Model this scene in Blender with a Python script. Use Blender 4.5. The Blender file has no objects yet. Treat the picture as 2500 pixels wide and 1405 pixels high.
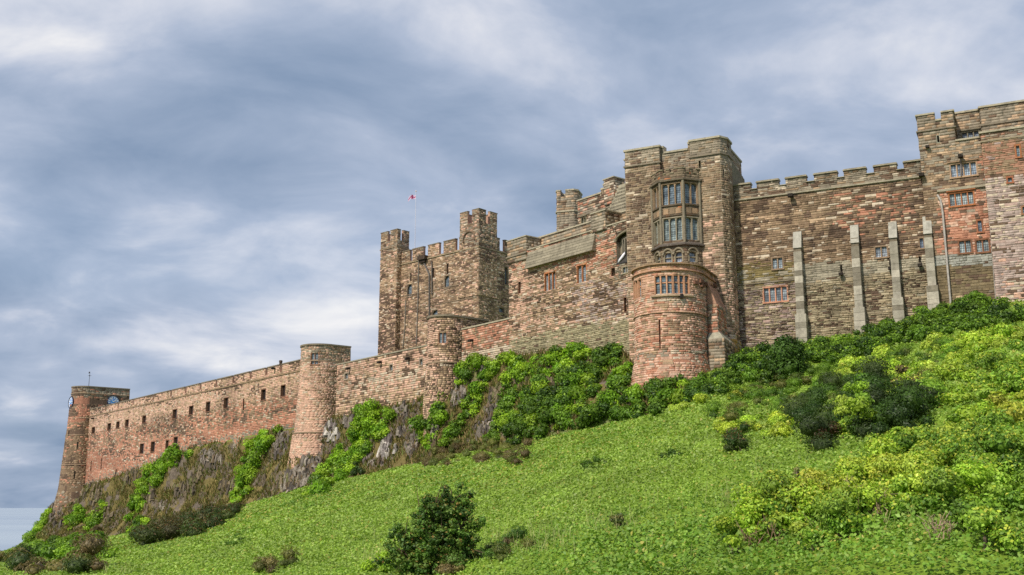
import bpy, math, random
import numpy as np
from mathutils import Vector, Matrix
from mathutils.bvhtree import BVHTree

rng = np.random.default_rng(7)
random.seed(7)
scene = bpy.context.scene
COL = scene.collection

# ------------------------------------------------------------------ camera
F = 2541.0                      # focal length in photo pixels (2500 x 1405)
PITCH = math.atan(537.5 / F)    # the sea horizon lies 537 px below the middle
ZC = 14.0                       # eye height above the sea
CP, SP = math.cos(PITCH), math.sin(PITCH)
cam_d = bpy.data.cameras.new('camera')
cam = bpy.data.objects.new('camera', cam_d)
COL.objects.link(cam)
cam.location = (0, 0, ZC)
cam.rotation_euler = (math.pi / 2 + PITCH, 0, 0)
cam_d.sensor_width = 36.0
cam_d.lens = 36.0 * F / 2500.0
cam_d.clip_start = 0.1
cam_d.clip_end = 60000.0
scene.camera = cam

# ------------------------------------------------------------------ sky and sun
SUN_AZ = math.radians(-138.0)   # measured from +Y towards +X: the sun stands left and behind
SUN_EL = math.radians(44.0)
world = bpy.data.worlds.new('World')
scene.world = world
world.use_nodes = True
nt = world.node_tree
nt.nodes.clear()
def N(t, tp, **kw):
    n = t.nodes.new(tp)
    for k, v in kw.items():
        setattr(n, k, v)
    return n
def math_node(t, op, a, b=None, clamp=False):
    n = N(t, 'ShaderNodeMath', operation=op, use_clamp=clamp)
    for i, v in enumerate((a, b)):
        if v is None: continue
        if isinstance(v, (int, float)): n.inputs[i].default_value = v
        else: t.links.new(v, n.inputs[i])
    return n.outputs[0]
def ramp(t, fac, stops):
    r = N(t, 'ShaderNodeValToRGB')
    el = r.color_ramp.elements
    while len(el) < len(stops): el.new(0.5)
    for e, (p, c) in zip(el, stops):
        e.position = p
        e.color = (c[0], c[1], c[2], 1.0)
    t.links.new(fac, r.inputs['Fac'])
    return r.outputs['Color']
def noise(t, vec, scale, detail=4.0, rough=0.5, dist=0.0):
    n = N(t, 'ShaderNodeTexNoise')
    n.inputs['Scale'].default_value = scale
    n.inputs['Detail'].default_value = detail
    n.inputs['Roughness'].default_value = rough
    n.inputs['Distortion'].default_value = dist
    if vec is not None: t.links.new(vec, n.inputs['Vector'])
    return n.outputs['Fac']
def mapping(t, vec, loc=(0, 0, 0), rot=(0, 0, 0), sc=(1, 1, 1)):
    m = N(t, 'ShaderNodeMapping')
    m.inputs['Location'].default_value = loc
    m.inputs['Rotation'].default_value = rot
    m.inputs['Scale'].default_value = sc
    t.links.new(vec, m.inputs['Vector'])
    return m.outputs['Vector']
sky = N(nt, 'ShaderNodeTexSky')
sky.sky_type = 'NISHITA'
sky.sun_disc = False
sky.sun_elevation = SUN_EL
sky.sun_rotation = SUN_AZ
sky.air_density = 1.0
sky.dust_density = 1.5
tc = N(nt, 'ShaderNodeTexCoord')
sep = N(nt, 'ShaderNodeSeparateXYZ')
nt.links.new(tc.outputs['Generated'], sep.inputs[0])
# directions are projected onto a flat cloud deck, so that the clouds flatten towards the horizon
den = math_node(nt, 'ADD', math_node(nt, 'MAXIMUM', sep.outputs['Z'], 0.0), 0.30)
comb = N(nt, 'ShaderNodeCombineXYZ')
nt.links.new(math_node(nt, 'DIVIDE', sep.outputs['X'], den), comb.inputs[0])
nt.links.new(math_node(nt, 'DIVIDE', sep.outputs['Y'], den), comb.inputs[1])
deck = comb.outputs[0]
m1 = mapping(nt, deck, (6.8, 15.2, 0), (0, 0, math.radians(-22)), (0.9, 1.0, 1))
n1 = noise(nt, m1, 1.7, 6.0, 0.50, 0.45)
m2 = mapping(nt, deck, (7.3, 4.1, 0), (0, 0, math.radians(-25)), (0.8, 1.0, 1))
n2 = noise(nt, m2, 4.6, 7.0, 0.56, 0.4)
shade = math_node(nt, 'ADD', math_node(nt, 'MULTIPLY', n1, 0.66), math_node(nt, 'MULTIPLY', n2, 0.34))
cloud = ramp(nt, shade, [(0.37, (0.235, 0.325, 0.475)), (0.46, (0.34, 0.425, 0.575)), (0.52, (0.445, 0.52, 0.665)), (0.585, (0.66, 0.70, 0.80)), (0.66, (0.96, 0.95, 0.95))])
bg1 = N(nt, 'ShaderNodeBackground'); bg1.inputs['Strength'].default_value = 0.10
nt.links.new(sky.outputs[0], bg1.inputs['Color'])
bg2 = N(nt, 'ShaderNodeBackground'); bg2.inputs['Strength'].default_value = 0.60
nt.links.new(cloud, bg2.inputs['Color'])
n3 = noise(nt, mapping(nt, deck, (1.2, 9.4, 0)), 1.1, 3.0)
cover = N(nt, 'ShaderNodeMapRange')
nt.links.new(n3, cover.inputs[0])
cover.inputs[1].default_value = 0.38; cover.inputs[2].default_value = 0.50
cover.inputs[3].default_value = 0.86; cover.inputs[4].default_value = 0.97
mixs = N(nt, 'ShaderNodeMixShader')
nt.links.new(cover.outputs[0], mixs.inputs[0])
nt.links.new(bg1.outputs[0], mixs.inputs[1]); nt.links.new(bg2.outputs[0], mixs.inputs[2])
wo = N(nt, 'ShaderNodeOutputWorld')
nt.links.new(mixs.outputs[0], wo.inputs['Surface'])

sun_d = bpy.data.lights.new('sun', 'SUN')
sun_d.energy = 2.7
sun_d.angle = math.radians(4.0)
sun_d.color = (1.0, 0.93, 0.82)
sun = bpy.data.objects.new('sun', sun_d)
COL.objects.link(sun)
sun.location = (-60, -30, 80)
sdir = Vector((math.sin(SUN_AZ) * math.cos(SUN_EL), math.cos(SUN_AZ) * math.cos(SUN_EL), math.sin(SUN_EL)))
sun.rotation_euler = sdir.to_track_quat('Z', 'Y').to_euler()

vs = scene.view_settings
vs.view_transform = 'Standard'
vs.look = 'None'
vs.exposure = 0.70
vs.gamma = 1.0
vs.use_curve_mapping = False
scene.cycles.use_denoising = False
scene.cycles.max_bounces = 5
scene.cycles.diffuse_bounces = 3
scene.cycles.glossy_bounces = 2
scene.cycles.transmission_bounces = 3

# ------------------------------------------------------------------ pixel geometry
def ray(px, py):
    a, b = np.asarray(px, float) - 1250.0, 702.5 - np.asarray(py, float)
    return a, F * CP - b * SP, F * SP + b * CP
def P(px, py, Y):
    dx, dy, dz = ray(px, py)
    k = Y / dy
    return np.array([dx * k, dy * k, ZC + dz * k])
def proj(V):
    V = np.atleast_2d(V)
    x, y, z = V[:, 0], V[:, 1], V[:, 2] - ZC
    d = y * CP + z * SP
    return 1250 + F * x / d, 702.5 - F * (-y * SP + z * CP) / d
def zat(px, py, Y):
    return P(px, py, Y)[2]

def s2l(*c):
    out = []
    for v in c:
        v = v / 255.0
        out.append(v / 12.92 if v <= 0.04045 else ((v + 0.055) / 1.055) ** 2.4)
    return np.array(out)

def hash3(i, j, k):
    n = (i * 374761393 + j * 668265263 + k * 2147483647 + 1274126177) & 0xffffffff
    n = ((n ^ (n >> 13)) * 1274126177) & 0xffffffff
    return ((n ^ (n >> 16)) & 0xffff) / 65535.0
def vnoise(x, y, z=0.0, seed=0):
    x, y = np.asarray(x, float), np.asarray(y, float)
    z = np.zeros_like(x) + z
    xi, yi, zi = np.floor(x).astype(np.int64), np.floor(y).astype(np.int64), np.floor(z).astype(np.int64) + seed * 57
    xf, yf, zf = x - np.floor(x), y - np.floor(y), z - np.floor(z)
    xf, yf, zf = [t * t * (3 - 2 * t) for t in (xf, yf, zf)]
    r = 0
    for a in (0, 1):
        for b in (0, 1):
            for c in (0, 1):
                w = (xf if a else 1 - xf) * (yf if b else 1 - yf) * (zf if c else 1 - zf)
                r = r + w * hash3(xi + a, yi + b, zi + c)
    return r
def fbm(x, y, z=0.0, seed=0, octv=4):
    r, amp, tot = 0, 1.0, 0
    for o in range(octv):
        r = r + amp * vnoise(np.asarray(x) * 2 ** o, np.asarray(y) * 2 ** o, np.asarray(z) * 2 ** o, seed + o)
        tot += amp
        amp *= 0.5
    return r / tot
def sstep(a, b, x):
    t = np.clip((np.asarray(x, float) - a) / (b - a), 0, 1)
    return t * t * (3 - 2 * t)

# ------------------------------------------------------------------ objects
ORG = {}
def origin(o):
    return ORG.get(o.name, np.zeros(3)) if o is not None else np.zeros(3)
def tag(o, label=None, cat=None, group=None, kind=None):
    if label: o['label'] = label
    if cat: o['category'] = cat
    if group: o['group'] = group
    if kind: o['kind'] = kind
    return o
def thing(name, label, cat, loc, group=None):
    o = bpy.data.objects.new(name, None)
    COL.objects.link(o)
    o.empty_display_size = 0.5
    o.location = [float(v) for v in loc]
    ORG[o.name] = np.array(loc, float)
    return tag(o, label, cat, group)
def mk(name, V, Fc, mat, parent=None, C=None, smooth=False, kind=None):
    """one mesh object; V (n,3) world points, Fc faces (array or list), C one colour per face"""
    V = np.asarray(V, float).reshape(-1, 3) - origin(parent)
    me = bpy.data.meshes.new(name)
    if isinstance(Fc, np.ndarray):
        m, k = Fc.shape
        me.vertices.add(len(V)); me.loops.add(m * k); me.polygons.add(m)
        me.vertices.foreach_set('co', V.ravel())
        me.loops.foreach_set('vertex_index', Fc.ravel().astype(np.int32))
        me.polygons.foreach_set('loop_start', (np.arange(m) * k).astype(np.int32))
        me.polygons.foreach_set('loop_total', np.full(m, k, np.int32))
        tot = np.full(m, k)
        me.update(calc_edges=True)
    else:
        me.from_pydata(V.tolist(), [], [tuple(int(i) for i in f) for f in Fc])
        me.update()
        tot = np.array([len(f) for f in Fc])
    ca = me.attributes.new('Col', 'FLOAT_COLOR', 'CORNER')
    n = int(tot.sum())
    cc = np.ones((n, 4))
    if C is not None:
        C = np.asarray(C, float)
        if C.ndim == 1: C = np.tile(C, (len(tot), 1))
        cc[:, :3] = np.repeat(C, tot, axis=0)
    ca.data.foreach_set('color', cc.ravel())
    if smooth: me.polygons.foreach_set('use_smooth', np.ones(len(tot), bool))
    me.materials.append(mat)
    o = bpy.data.objects.new(name, me)
    COL.objects.link(o)
    if parent is not None:
        o.parent = parent
        ORG[o.name] = origin(parent)
    if kind: o['kind'] = kind
    return o

class MB:
    def __init__(s): s.v = []; s.f = []; s.c = []; s.n = 0
    def add(s, V, Fc, c=(1, 1, 1)):
        V = np.asarray(V, float).reshape(-1, 3)
        s.v.append(V)
        for f in Fc:
            s.f.append([i + s.n for i in f]); s.c.append(c)
        s.n += len(V)
    def hexa(s, V8, c=(1, 1, 1)):   # 0-3 bottom ring, 4-7 top ring
        s.add(V8, [(3, 2, 1, 0), (4, 5, 6, 7), (0, 1, 5, 4), (1, 2, 6, 5), (2, 3, 7, 6), (3, 0, 4, 7)], c)
    def tube(s, pts, r, n=8, c=(1, 1, 1), caps=True):
        pts = np.asarray(pts, float)
        r = np.zeros(len(pts)) + r
        rings = []
        for i, p in enumerate(pts):
            d = pts[min(i + 1, len(pts) - 1)] - pts[max(i - 1, 0)]
            d = d / (np.linalg.norm(d) + 1e-9)
            a = np.cross(d, [0.31, 0.17, 0.93] if abs(d[2]) < 0.9 else [1, 0.13, 0])
            a /= np.linalg.norm(a)
            b = np.cross(d, a)
            t = np.linspace(0, 2 * math.pi, n, endpoint=False)
            rings.append(p + r[i] * (np.cos(t)[:, None] * a + np.sin(t)[:, None] * b))
        fc = []
        for i in range(len(pts) - 1):
            for k in range(n):
                k2 = (k + 1) % n
                fc.append((i * n + k, i * n + k2, (i + 1) * n + k2, (i + 1) * n + k))
        if caps:
            fc.append(tuple(range(n))[::-1]); fc.append(tuple((len(pts) - 1) * n + k for k in range(n)))
        s.add(np.vstack(rings), fc, c)
    def build(s, name, mat, parent=None, smooth=False, kind=None):
        return mk(name, np.vstack(s.v), s.f, mat, parent, np.array(s.c), smooth, kind)

# ------------------------------------------------------------------ materials
def base_mat(name, rough=0.85, spec=0.25):
    m = bpy.data.materials.new(name)
    m.use_nodes = True
    t = m.node_tree
    b = t.nodes['Principled BSDF']
    b.inputs['Roughness'].default_value = rough
    b.inputs['Specular IOR Level'].default_value = spec
    return m, t, b
def tint(t):
    at = N(t, 'ShaderNodeAttribute'); at.attribute_name = 'Col'
    oi = N(t, 'ShaderNodeObjectInfo')
    mx = N(t, 'ShaderNodeMix', data_type='RGBA', blend_type='MULTIPLY')
    mx.inputs[0].default_value = 1.0
    t.links.new(at.outputs['Color'], mx.inputs[6]); t.links.new(oi.outputs['Color'], mx.inputs[7])
    return mx.outputs[2]
def mulc(t, a, b, fac=1.0):
    mx = N(t, 'ShaderNodeMix', data_type='RGBA', blend_type='MULTIPLY')
    mx.inputs[0].default_value = fac
    t.links.new(a, mx.inputs[6])
    if isinstance(b, tuple): mx.inputs[7].default_value = b
    else: t.links.new(b, mx.inputs[7])
    return mx.outputs[2]
def grey_ramp(t, fac, lo, hi, a=0.3, b=0.7):
    return ramp(t, fac, [(a, (lo, lo, lo)), (b, (hi, hi, hi))])
def pos(t):
    return N(t, 'ShaderNodeNewGeometry').outputs['Position']
def bump(t, b, h, strength, dist):
    n = N(t, 'ShaderNodeBump')
    n.inputs['Strength'].default_value = strength
    n.inputs['Distance'].default_value = dist
    t.links.new(h, n.inputs['Height'])
    t.links.new(n.outputs[0], b.inputs['Normal'])

def stone_material(name, lo=0.8, hi=1.35, sc=2.6):
    m, t, b = base_mat(name, 0.92, 0.15)
    p = pos(t)
    c = tint(t)
    c = mulc(t, c, grey_ramp(t, noise(t, p, sc, 6.0, 0.68), lo, hi))
    # weathering streaks that run down the wall, and pale lichen flecks
    st = noise(t, mapping(t, p, sc=(1.1, 1.1, 0.12)), 1.0, 4.0, 0.6)
    c = mulc(t, c, grey_ramp(t, st, 0.72, 1.12, 0.36, 0.52), 0.6)
    fl = noise(t, p, 5.5, 3.0, 0.7)
    mx = N(t, 'ShaderNodeMix', data_type='RGBA')
    fm = N(t, 'ShaderNodeMapRange'); t.links.new(fl, fm.inputs[0])
    fm.inputs[1].default_value = 0.60; fm.inputs[2].default_value = 0.72; fm.inputs[4].default_value = 0.5
    t.links.new(fm.outputs[0], mx.inputs[0]); t.links.new(c, mx.inputs[6])
    mx.inputs[7].default_value = (0.36, 0.33, 0.26, 1)
    t.links.new(mx.outputs[2], b.inputs['Base Color'])
    bump(t, b, noise(t, p, 7.0, 5.0, 0.7), 0.7, 0.06)
    return m
M_STONE = stone_material('weathered_sandstone')
M_TRIM = stone_material('dressed_stone', 0.75, 1.2, 3.0)

def glass_material(name, col, lead):
    m, t, b = base_mat(name, 0.12, 0.6)
    tcn = N(t, 'ShaderNodeUVMap')
    br = N(t, 'ShaderNodeTexBrick')
    br.offset = 0.0
    br.inputs['Scale'].default_value = 1.0
    br.inputs['Mortar Size'].default_value = 0.022
    br.inputs['Brick Width'].default_value = 0.17
    br.inputs['Row Height'].default_value = 0.24
    br.inputs['Color1'].default_value = (*col, 1)
    br.inputs['Color2'].default_value = (col[0] * 0.7, col[1] * 0.72, col[2] * 0.75, 1)
    br.inputs['Mortar'].default_value = (*lead, 1)
    t.links.new(tcn.outputs[0], br.inputs['Vector'])
    c = mulc(t, br.outputs['Color'], grey_ramp(t, noise(t, pos(t), 1.6, 2.0), 0.45, 1.25, 0.35, 0.65))
    c = mulc(t, c, tint(t))
    t.links.new(c, b.inputs['Base Color'])
    return m
M_GLASS = glass_material('leaded_glass', (0.30, 0.35, 0.38), (0.03, 0.03, 0.03))

def leaf_material(name, trans=0.3, rough=0.5):
    m, t, b = base_mat(name, rough, 0.3)
    c = tint(t)
    c = mulc(t, c, grey_ramp(t, noise(t, pos(t), 0.35, 4.0, 0.6), 0.72, 1.3))
    t.links.new(c, b.inputs['Base Color'])
    tr = N(t, 'ShaderNodeBsdfTranslucent')
    t.links.new(mulc(t, c, (1.0, 1.05, 0.6, 1)), tr.inputs['Color'])
    mx = N(t, 'ShaderNodeMixShader'); mx.inputs[0].default_value = trans
    t.links.new(b.outputs[0], mx.inputs[1]); t.links.new(tr.outputs[0], mx.inputs[2])
    t.links.new(mx.outputs[0], t.nodes['Material Output'].inputs['Surface'])
    return m
M_LEAF = leaf_material('leaf')
M_DRY = leaf_material('dry_blade', 0.2, 0.7)

def plain(name, col, rough=0.6, spec=0.3, metal=0.0, var=0.25):
    m, t, b = base_mat(name, rough, spec)
    b.inputs['Metallic'].default_value = metal
    rgb = N(t, 'ShaderNodeRGB'); rgb.outputs[0].default_value = (*col, 1)
    c = mulc(t, rgb.outputs[0], grey_ramp(t, noise(t, pos(t), 4.0, 4.0), 1 - var, 1 + var))
    c = mulc(t, c, tint(t))
    t.links.new(c, b.inputs['Base Color'])
    return m
M_IRON = plain('dark_iron', (0.03, 0.03, 0.032), 0.6)
M_LEAD = plain('lead_pipe', (0.42, 0.40, 0.38), 0.55)
M_PAINT = plain('plain_paint', (1, 1, 1), 0.5, var=0.08)
M_BARK = plain('bark', (0.16, 0.12, 0.085), 0.9)
def rock_material():
    m, t, b = base_mat('crag_rock', 0.85, 0.25)
    p = pos(t)
    c = mulc(t, tint(t), grey_ramp(t, noise(t, mapping(t, p, sc=(1.6, 1.6, 0.8)), 2.2, 6.0, 0.75), 0.4, 1.5))
    t.links.new(c, b.inputs['Base Color'])
    bump(t, b, noise(t, mapping(t, p, sc=(2.0, 2.0, 0.5)), 2.5, 5.0, 0.7), 0.9, 0.15)
    return m
M_ROCK = rock_material()
def ground_material():
    m, t, b = base_mat('turf_and_soil', 0.95, 0.1)
    p = pos(t)
    c = mulc(t, tint(t), grey_ramp(t, noise(t, p, 1.7, 6.0, 0.7), 0.6, 1.35))
    t.links.new(c, b.inputs['Base Color'])
    bump(t, b, noise(t, p, 3.0, 6.0, 0.75), 0.9, 0.2)
    return m
M_GROUND = ground_material()
def sea_material():
    m, t, b = base_mat('sea_water', 0.6, 0.3)
    b.inputs['Base Color'].default_value = (0.20, 0.27, 0.33, 1)
    c = ramp(t, noise(t, mapping(t, pos(t), sc=(0.0006, 0.004, 1)), 1.0, 4.0, 0.6), [(0.35, (0.28, 0.34, 0.42)), (0.65, (0.35, 0.41, 0.47))])
    t.links.new(c, b.inputs['Base Color'])
    return m
M_SEA = sea_material()

# ------------------------------------------------------------------ masonry builders
class Path:
    """plan line of a wall, drawn from left to right as seen from outside; s runs along it in metres"""
    def __init__(s, pts):
        s.p = np.asarray(pts, float)
        d = np.diff(s.p, axis=0)
        s.L = np.linalg.norm(d, axis=1)
        s.e = d / s.L[:, None]
        s.n = np.stack([s.e[:, 1], -s.e[:, 0]], 1)
        s.S = np.concatenate([[0], np.cumsum(s.L)])
        s.len = s.S[-1]
        m = [s.n[0]]
        s.corner = [True]
        for i in range(len(s.n) - 1):
            c = float(np.clip(s.n[i] @ s.n[i + 1], -1, 1))
            v = s.n[i] + s.n[i + 1]
            v = v / np.linalg.norm(v)
            m.append(v / max(v @ s.n[i], 0.4))
            s.corner.append(c < 0.9)
        m.append(s.n[-1]); s.corner.append(True)
        s.m = np.array(m)
    def seg(s, q):
        return np.clip(np.searchsorted(s.S, q, side='right') - 1, 0, len(s.L) - 1)
    def at(s, q):
        i = s.seg(q)
        return s.p[i] + s.e[i] * (np.asarray(q) - s.S[i])[..., None]
    def nrm(s, q):
        return s.n[s.seg(q)]
    def off(s, q, d):
        k = np.argmin(np.abs(s.S - q))
        if abs(s.S[k] - q) < 1e-5: return s.p[k] + s.m[k] * d
        return s.at(np.float64(q)) + s.nrm(np.float64(q)) * d
    def hit(s, px, py):
        """(s, z, Y) where the sight line through a photo pixel first meets the wall"""
        dx, dy, dz = [float(v) for v in ray(px, py)]
        best = None
        for i in range(len(s.L)):
            a, e = s.p[i], s.e[i]
            det = dx * (-e[1]) - dy * (-e[0])
            if abs(det) < 1e-9: continue
            k = (a[0] * (-e[1]) - a[1] * (-e[0])) / det
            t = (dx * a[1] - dy * a[0]) / det
            ext = 400 if len(s.L) == 1 else 1e-6
            if k > 0 and -ext <= t <= s.L[i] + ext and (best is None or k < best[0]):
                best = (k, s.S[i] + t)
        if best is None: raise ValueError('no wall behind pixel %s %s' % (px, py))
        k, q = best
        return q, ZC + dz * k, dy * k
    def rect(s, x0, x1, y0, y1):
        """opening from pixel bounds: y0 and y1 are taken at the middle"""
        xm, ym = (x0 + x1) / 2, (y0 + y1) / 2
        return (s.hit(x0, ym)[0], s.hit(x1, ym)[0], s.hit(xm, y1)[1], s.hit(xm, y0)[1])

def line_px(x0, x1, py, anchor_x, anchor_Y, d):
    """straight plan line through the pixel column anchor_x at depth anchor_Y, running along d"""
    a = P(anchor_x, py, anchor_Y)[:2]
    base = Path([a - np.array(d) * 1.0, a])
    q0, q1 = base.hit(x0, py)[0], base.hit(x1, py)[0]
    return Path([base.p[0] + base.e[0] * q0, base.p[0] + base.e[0] * q1])

def pal(n, cols, weights=None, jit=0.18, seed=0):
    r = np.random.default_rng(seed + n)
    cols = np.array(cols)
    w = None if weights is None else np.array(weights) / sum(weights)
    c = cols[r.choice(len(cols), n, p=w)]
    return c * (1 + jit * r.standard_normal(n))[:, None].clip(-0.5, 0.6)

_unit = []
def unit_stones():
    if _unit: return _unit
    r = np.random.default_rng(3)
    for k in range(12):
        ch = 0.06
        back = np.array([[-.5, 0, -.5], [.5, 0, -.5], [.5, 0, .5], [-.5, 0, .5]])
        mid = back.copy(); mid[:, 1] = -0.65
        fr = back.copy(); fr[:, [0, 2]] *= (1 - 2 * ch); fr[:, 1] = -1
        mid[:, [0, 2]] += r.normal(0, 0.018, (4, 2)); fr[:, [0, 2]] += r.normal(0, 0.02, (4, 2)); fr[:, 1] += r.normal(0, 0.12, 4)
        V = np.vstack([back, mid, fr])
        fc = [(8, 9, 10, 11)]
        for i in range(4):
            j = (i + 1) % 4
            fc += [(i, j, 4 + j, 4 + i), (4 + i, 4 + j, 8 + j, 8 + i)]
        me = bpy.data.meshes.new('stone')
        me.from_pydata(V.tolist(), [], fc); me.update()
        ca = me.attributes.new('Col', 'FLOAT_COLOR', 'CORNER')
        ca.data.foreach_set('color', np.ones(len(me.loops) * 4))
        me.materials.append(M_STONE)
        _unit.append(me)
    return _unit

def no_off(z): return np.zeros_like(np.asarray(z, float))

def build_wall(T, path, z0, z1, cf, openings=(), sw=0.75, sh=0.33, rough=0.3, proud=(0.03, 0.10), batter=None,
               thick=1.2, cap=False, nsep=0, recess=0.45, base=None, sr=None, name='wall', seed=1, cut_top=None, gap=0.012, stones=True):
    """backing wall with real openings, and stones laid in courses on it. cf(px, py, n) gives one colour a stone"""
    r = np.random.default_rng(seed)
    bat = batter or no_off
    sA, sB = sr or (0.0, path.len)
    # ---- backing
    ss = sorted(set([round(float(v), 5) for v in list(path.S) + [sA, sB] + [o[k] for o in openings for k in (0, 1)] if sA - 1e-6 <= v <= sB + 1e-6]))
    zs = [z0, z1] + [o[k] for o in openings for k in (2, 3)]
    if batter: zs += list(np.arange(z0, z1, 1.5))
    zs = sorted(set([round(float(v), 5) for v in zs if z0 - 1e-6 <= v <= z1 + 1e-6]))
    mb = MB()
    def pt(q, z, d=0.0):
        xy = path.off(q, float(bat(z)) + d)
        return [xy[0], xy[1], z]
    def inside(q, z):
        for o in openings:
            if o[0] < q < o[1] and o[2] < z < o[3]: return o
        return None
    def shade(q, z):
        v = np.array([pt(q, z)])
        px, py = proj(v)
        return cf(px, py, 1)[0] * 0.8
    for i in range(len(ss) - 1):
        qm = (ss[i] + ss[i + 1]) / 2
        for j in range(len(zs) - 1):
            zm = (zs[j] + zs[j + 1]) / 2
            if inside(qm, zm): continue
            mb.add([pt(ss[i], zs[j]), pt(ss[i + 1], zs[j]), pt(ss[i + 1], zs[j + 1]), pt(ss[i], zs[j + 1])], [(0, 1, 2, 3)], shade(qm, zm))
        if not cap and thick:
            top = z1
            o = inside(qm, z1 - 0.01)
            if o is None:
                mb.add([pt(ss[i], z1), pt(ss[i + 1], z1), pt(ss[i + 1], z1, -thick), pt(ss[i], z1, -thick)], [(0, 1, 2, 3)], shade(qm, z1))
            ob = z1 if o is None else o[2]
            mb.add([pt(ss[i], z0, -thick), pt(ss[i + 1], z0, -thick), pt(ss[i + 1], ob, -thick), pt(ss[i], ob, -thick)], [(3, 2, 1, 0)], shade(qm, z1))
    for o in openings:
        thr = len(o) > 4 and o[4]
        d = -thick if thr else -recess
        a, b, lo, hi = o[:4]
        c = shade((a + b) / 2, (lo + hi) / 2)
        q = [pt(a, lo), pt(b, lo), pt(b, hi), pt(a, hi)]
        k = [pt(a, lo, d), pt(b, lo, d), pt(b, hi, d), pt(a, hi, d)]
        fcs = [(0, 1, 5, 4), (1, 2, 6, 5), (3, 0, 4, 7)]
        if hi < z1 - 1e-3: fcs.append((2, 3, 7, 6))
        if not thr: fcs.append((4, 5, 6, 7))
        mb.add(q + k, fcs, c)
    if thick and not cap:
        for q in (sA, sB):
            mb.add([pt(q, z0), pt(q, z0, -thick), pt(q, z1, -thick), pt(q, z1)], [(0, 1, 2, 3)], shade(q, (z0 + z1) / 2))
    if cap:
        ring = [pt(q, z1 - 0.25) for q in ss]
        mb.add(ring, [tuple(range(len(ring)))], shade(sA, z1))
        a, b = pt(ss[0], z0), pt(ss[-1], z0)
        mb.add([a, b, pt(ss[-1], z1), pt(ss[0], z1)], [(3, 2, 1, 0)], shade(sA, z1))
    W = mb.build(name, M_STONE, T)
    if not stones: return W
    # ---- stones
    runs, cur = [], sA
    for q, c in zip(path.S, path.corner):
        if c and sA + 1e-4 < q < sB - 1e-4: runs.append((cur, q)); cur = q
    runs.append((cur, sB))
    out = []
    z = z0
    while z < z1 - 0.05:
        h = sh * (1 + rough * 0.6 * r.uniform(-1, 1))
        zt = min(z + h, z1)
        if z1 - zt < 0.12: zt = z1
        for (ra, rb) in runs:
            n = max(1, int((rb - ra) / (sw * 0.5)) + 2)
            w = sw * np.exp(rough * 1.3 * r.standard_normal(n)).clip(0.35, 2.2)
            q = ra - r.uniform(0, sw) + np.cumsum(w)
            q = np.concatenate([[ra], q[(q > ra + 0.15) & (q < rb - 0.15)], [rb]])
            segs = list(zip(q[:-1], q[1:], [z] * (len(q) - 1), [zt] * (len(q) - 1)))
            for o in openings:
                if o[3] <= z + 0.02 or o[2] >= zt - 0.02: continue
                ns = []
                for a, b, lo, hi in segs:
                    if b <= o[0] or a >= o[1]: ns.append((a, b, lo, hi)); continue
                    if a < o[0]: ns.append((a, o[0], lo, hi))
                    if b > o[1]: ns.append((o[1], b, lo, hi))
                    ca, cb = max(a, o[0]), min(b, o[1])
                    if o[2] > lo + 0.07: ns.append((ca, cb, lo, min(o[2], hi)))
                    if o[3] < hi - 0.07: ns.append((ca, cb, max(o[3], lo), hi))
                segs = ns
            out += [g for g in segs if g[1] - g[0] > 0.09]
        z = zt
    g = np.array(out)
    if not len(g): return W
    mid, zm = (g[:, 0] + g[:, 1]) / 2, (g[:, 2] + g[:, 3]) / 2
    nr = path.nrm(mid)
    cxy = path.at(mid) + nr * bat(zm)[:, None]
    px, py = proj(np.column_stack([cxy, zm]))
    keep = np.ones(len(g), bool)
    if base is not None: keep &= py < base(px) + 45
    if cut_top is not None: keep &= cut_top(px, py)
    g, mid, zm, nr, cxy, px, py = [v[keep] for v in (g, mid, zm, nr, cxy, px, py)]
    cols = cf(px, py, len(g))
    pr = r.uniform(proud[0], proud[1], len(g))
    vis = (px > -40) & (px < 2540)
    if base is not None: vis &= py < base(px) - 4
    area = (g[:, 1] - g[:, 0]) * (g[:, 3] - g[:, 2]) * vis * ((g[:, 1] - g[:, 0]) < 3)
    sep = np.zeros(len(g), bool)
    if nsep: sep[np.argsort(-area)[:nsep]] = True
    sep &= area > 0
    us = unit_stones()
    for i in np.nonzero(sep)[0]:
        o = bpy.data.objects.new('stone', us[i % len(us)])
        COL.objects.link(o)
        o.parent = W
        wv = g[i, 1] - g[i, 0] - gap; hv = g[i, 3] - g[i, 2] - gap
        xy = cxy[i] + nr[i] * -0.02
        o.location = Vector((xy[0], xy[1], zm[i])) - Vector(origin(T))
        o.rotation_euler = (0, 0, math.atan2(nr[i][1], nr[i][0]) + math.pi / 2)
        o.scale = (wv, pr[i] + 0.02, hv)
        o.color = (*[float(v) for v in np.clip(cols[i], 0.005, 1)], 1)
    k = ~sep
    g, pr, cols = g[k], pr[k], cols[k]
    m = len(g)
    if m:
        n2 = path.nrm((g[:, 0] + g[:, 1]) / 2)
        def cv(q, zz, d):
            return np.column_stack([path.at(q) + n2 * (bat(zz) + d)[:, None], zz])
        hg = gap / 2
        a, b, lo, hi = g[:, 0] + hg, g[:, 1] - hg, g[:, 2] + hg, g[:, 3] - hg
        ch = np.minimum(0.022, 0.10 * np.minimum(b - a, hi - lo))
        j = lambda: r.normal(0, 0.010, m)
        dB = np.full(m, -0.02)
        Vv = np.stack([cv(a, lo, dB), cv(b, lo, dB), cv(b, hi, dB), cv(a, hi, dB),
                       cv(a + ch, lo + ch, pr + j()), cv(b - ch, lo + ch, pr + j()), cv(b - ch, hi - ch, pr + j()), cv(a + ch, hi - ch, pr + j())], 1)
        q = np.array([(4, 5, 6, 7), (0, 1, 5, 4), (1, 2, 6, 5), (2, 3, 7, 6), (3, 0, 4, 7)])
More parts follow.
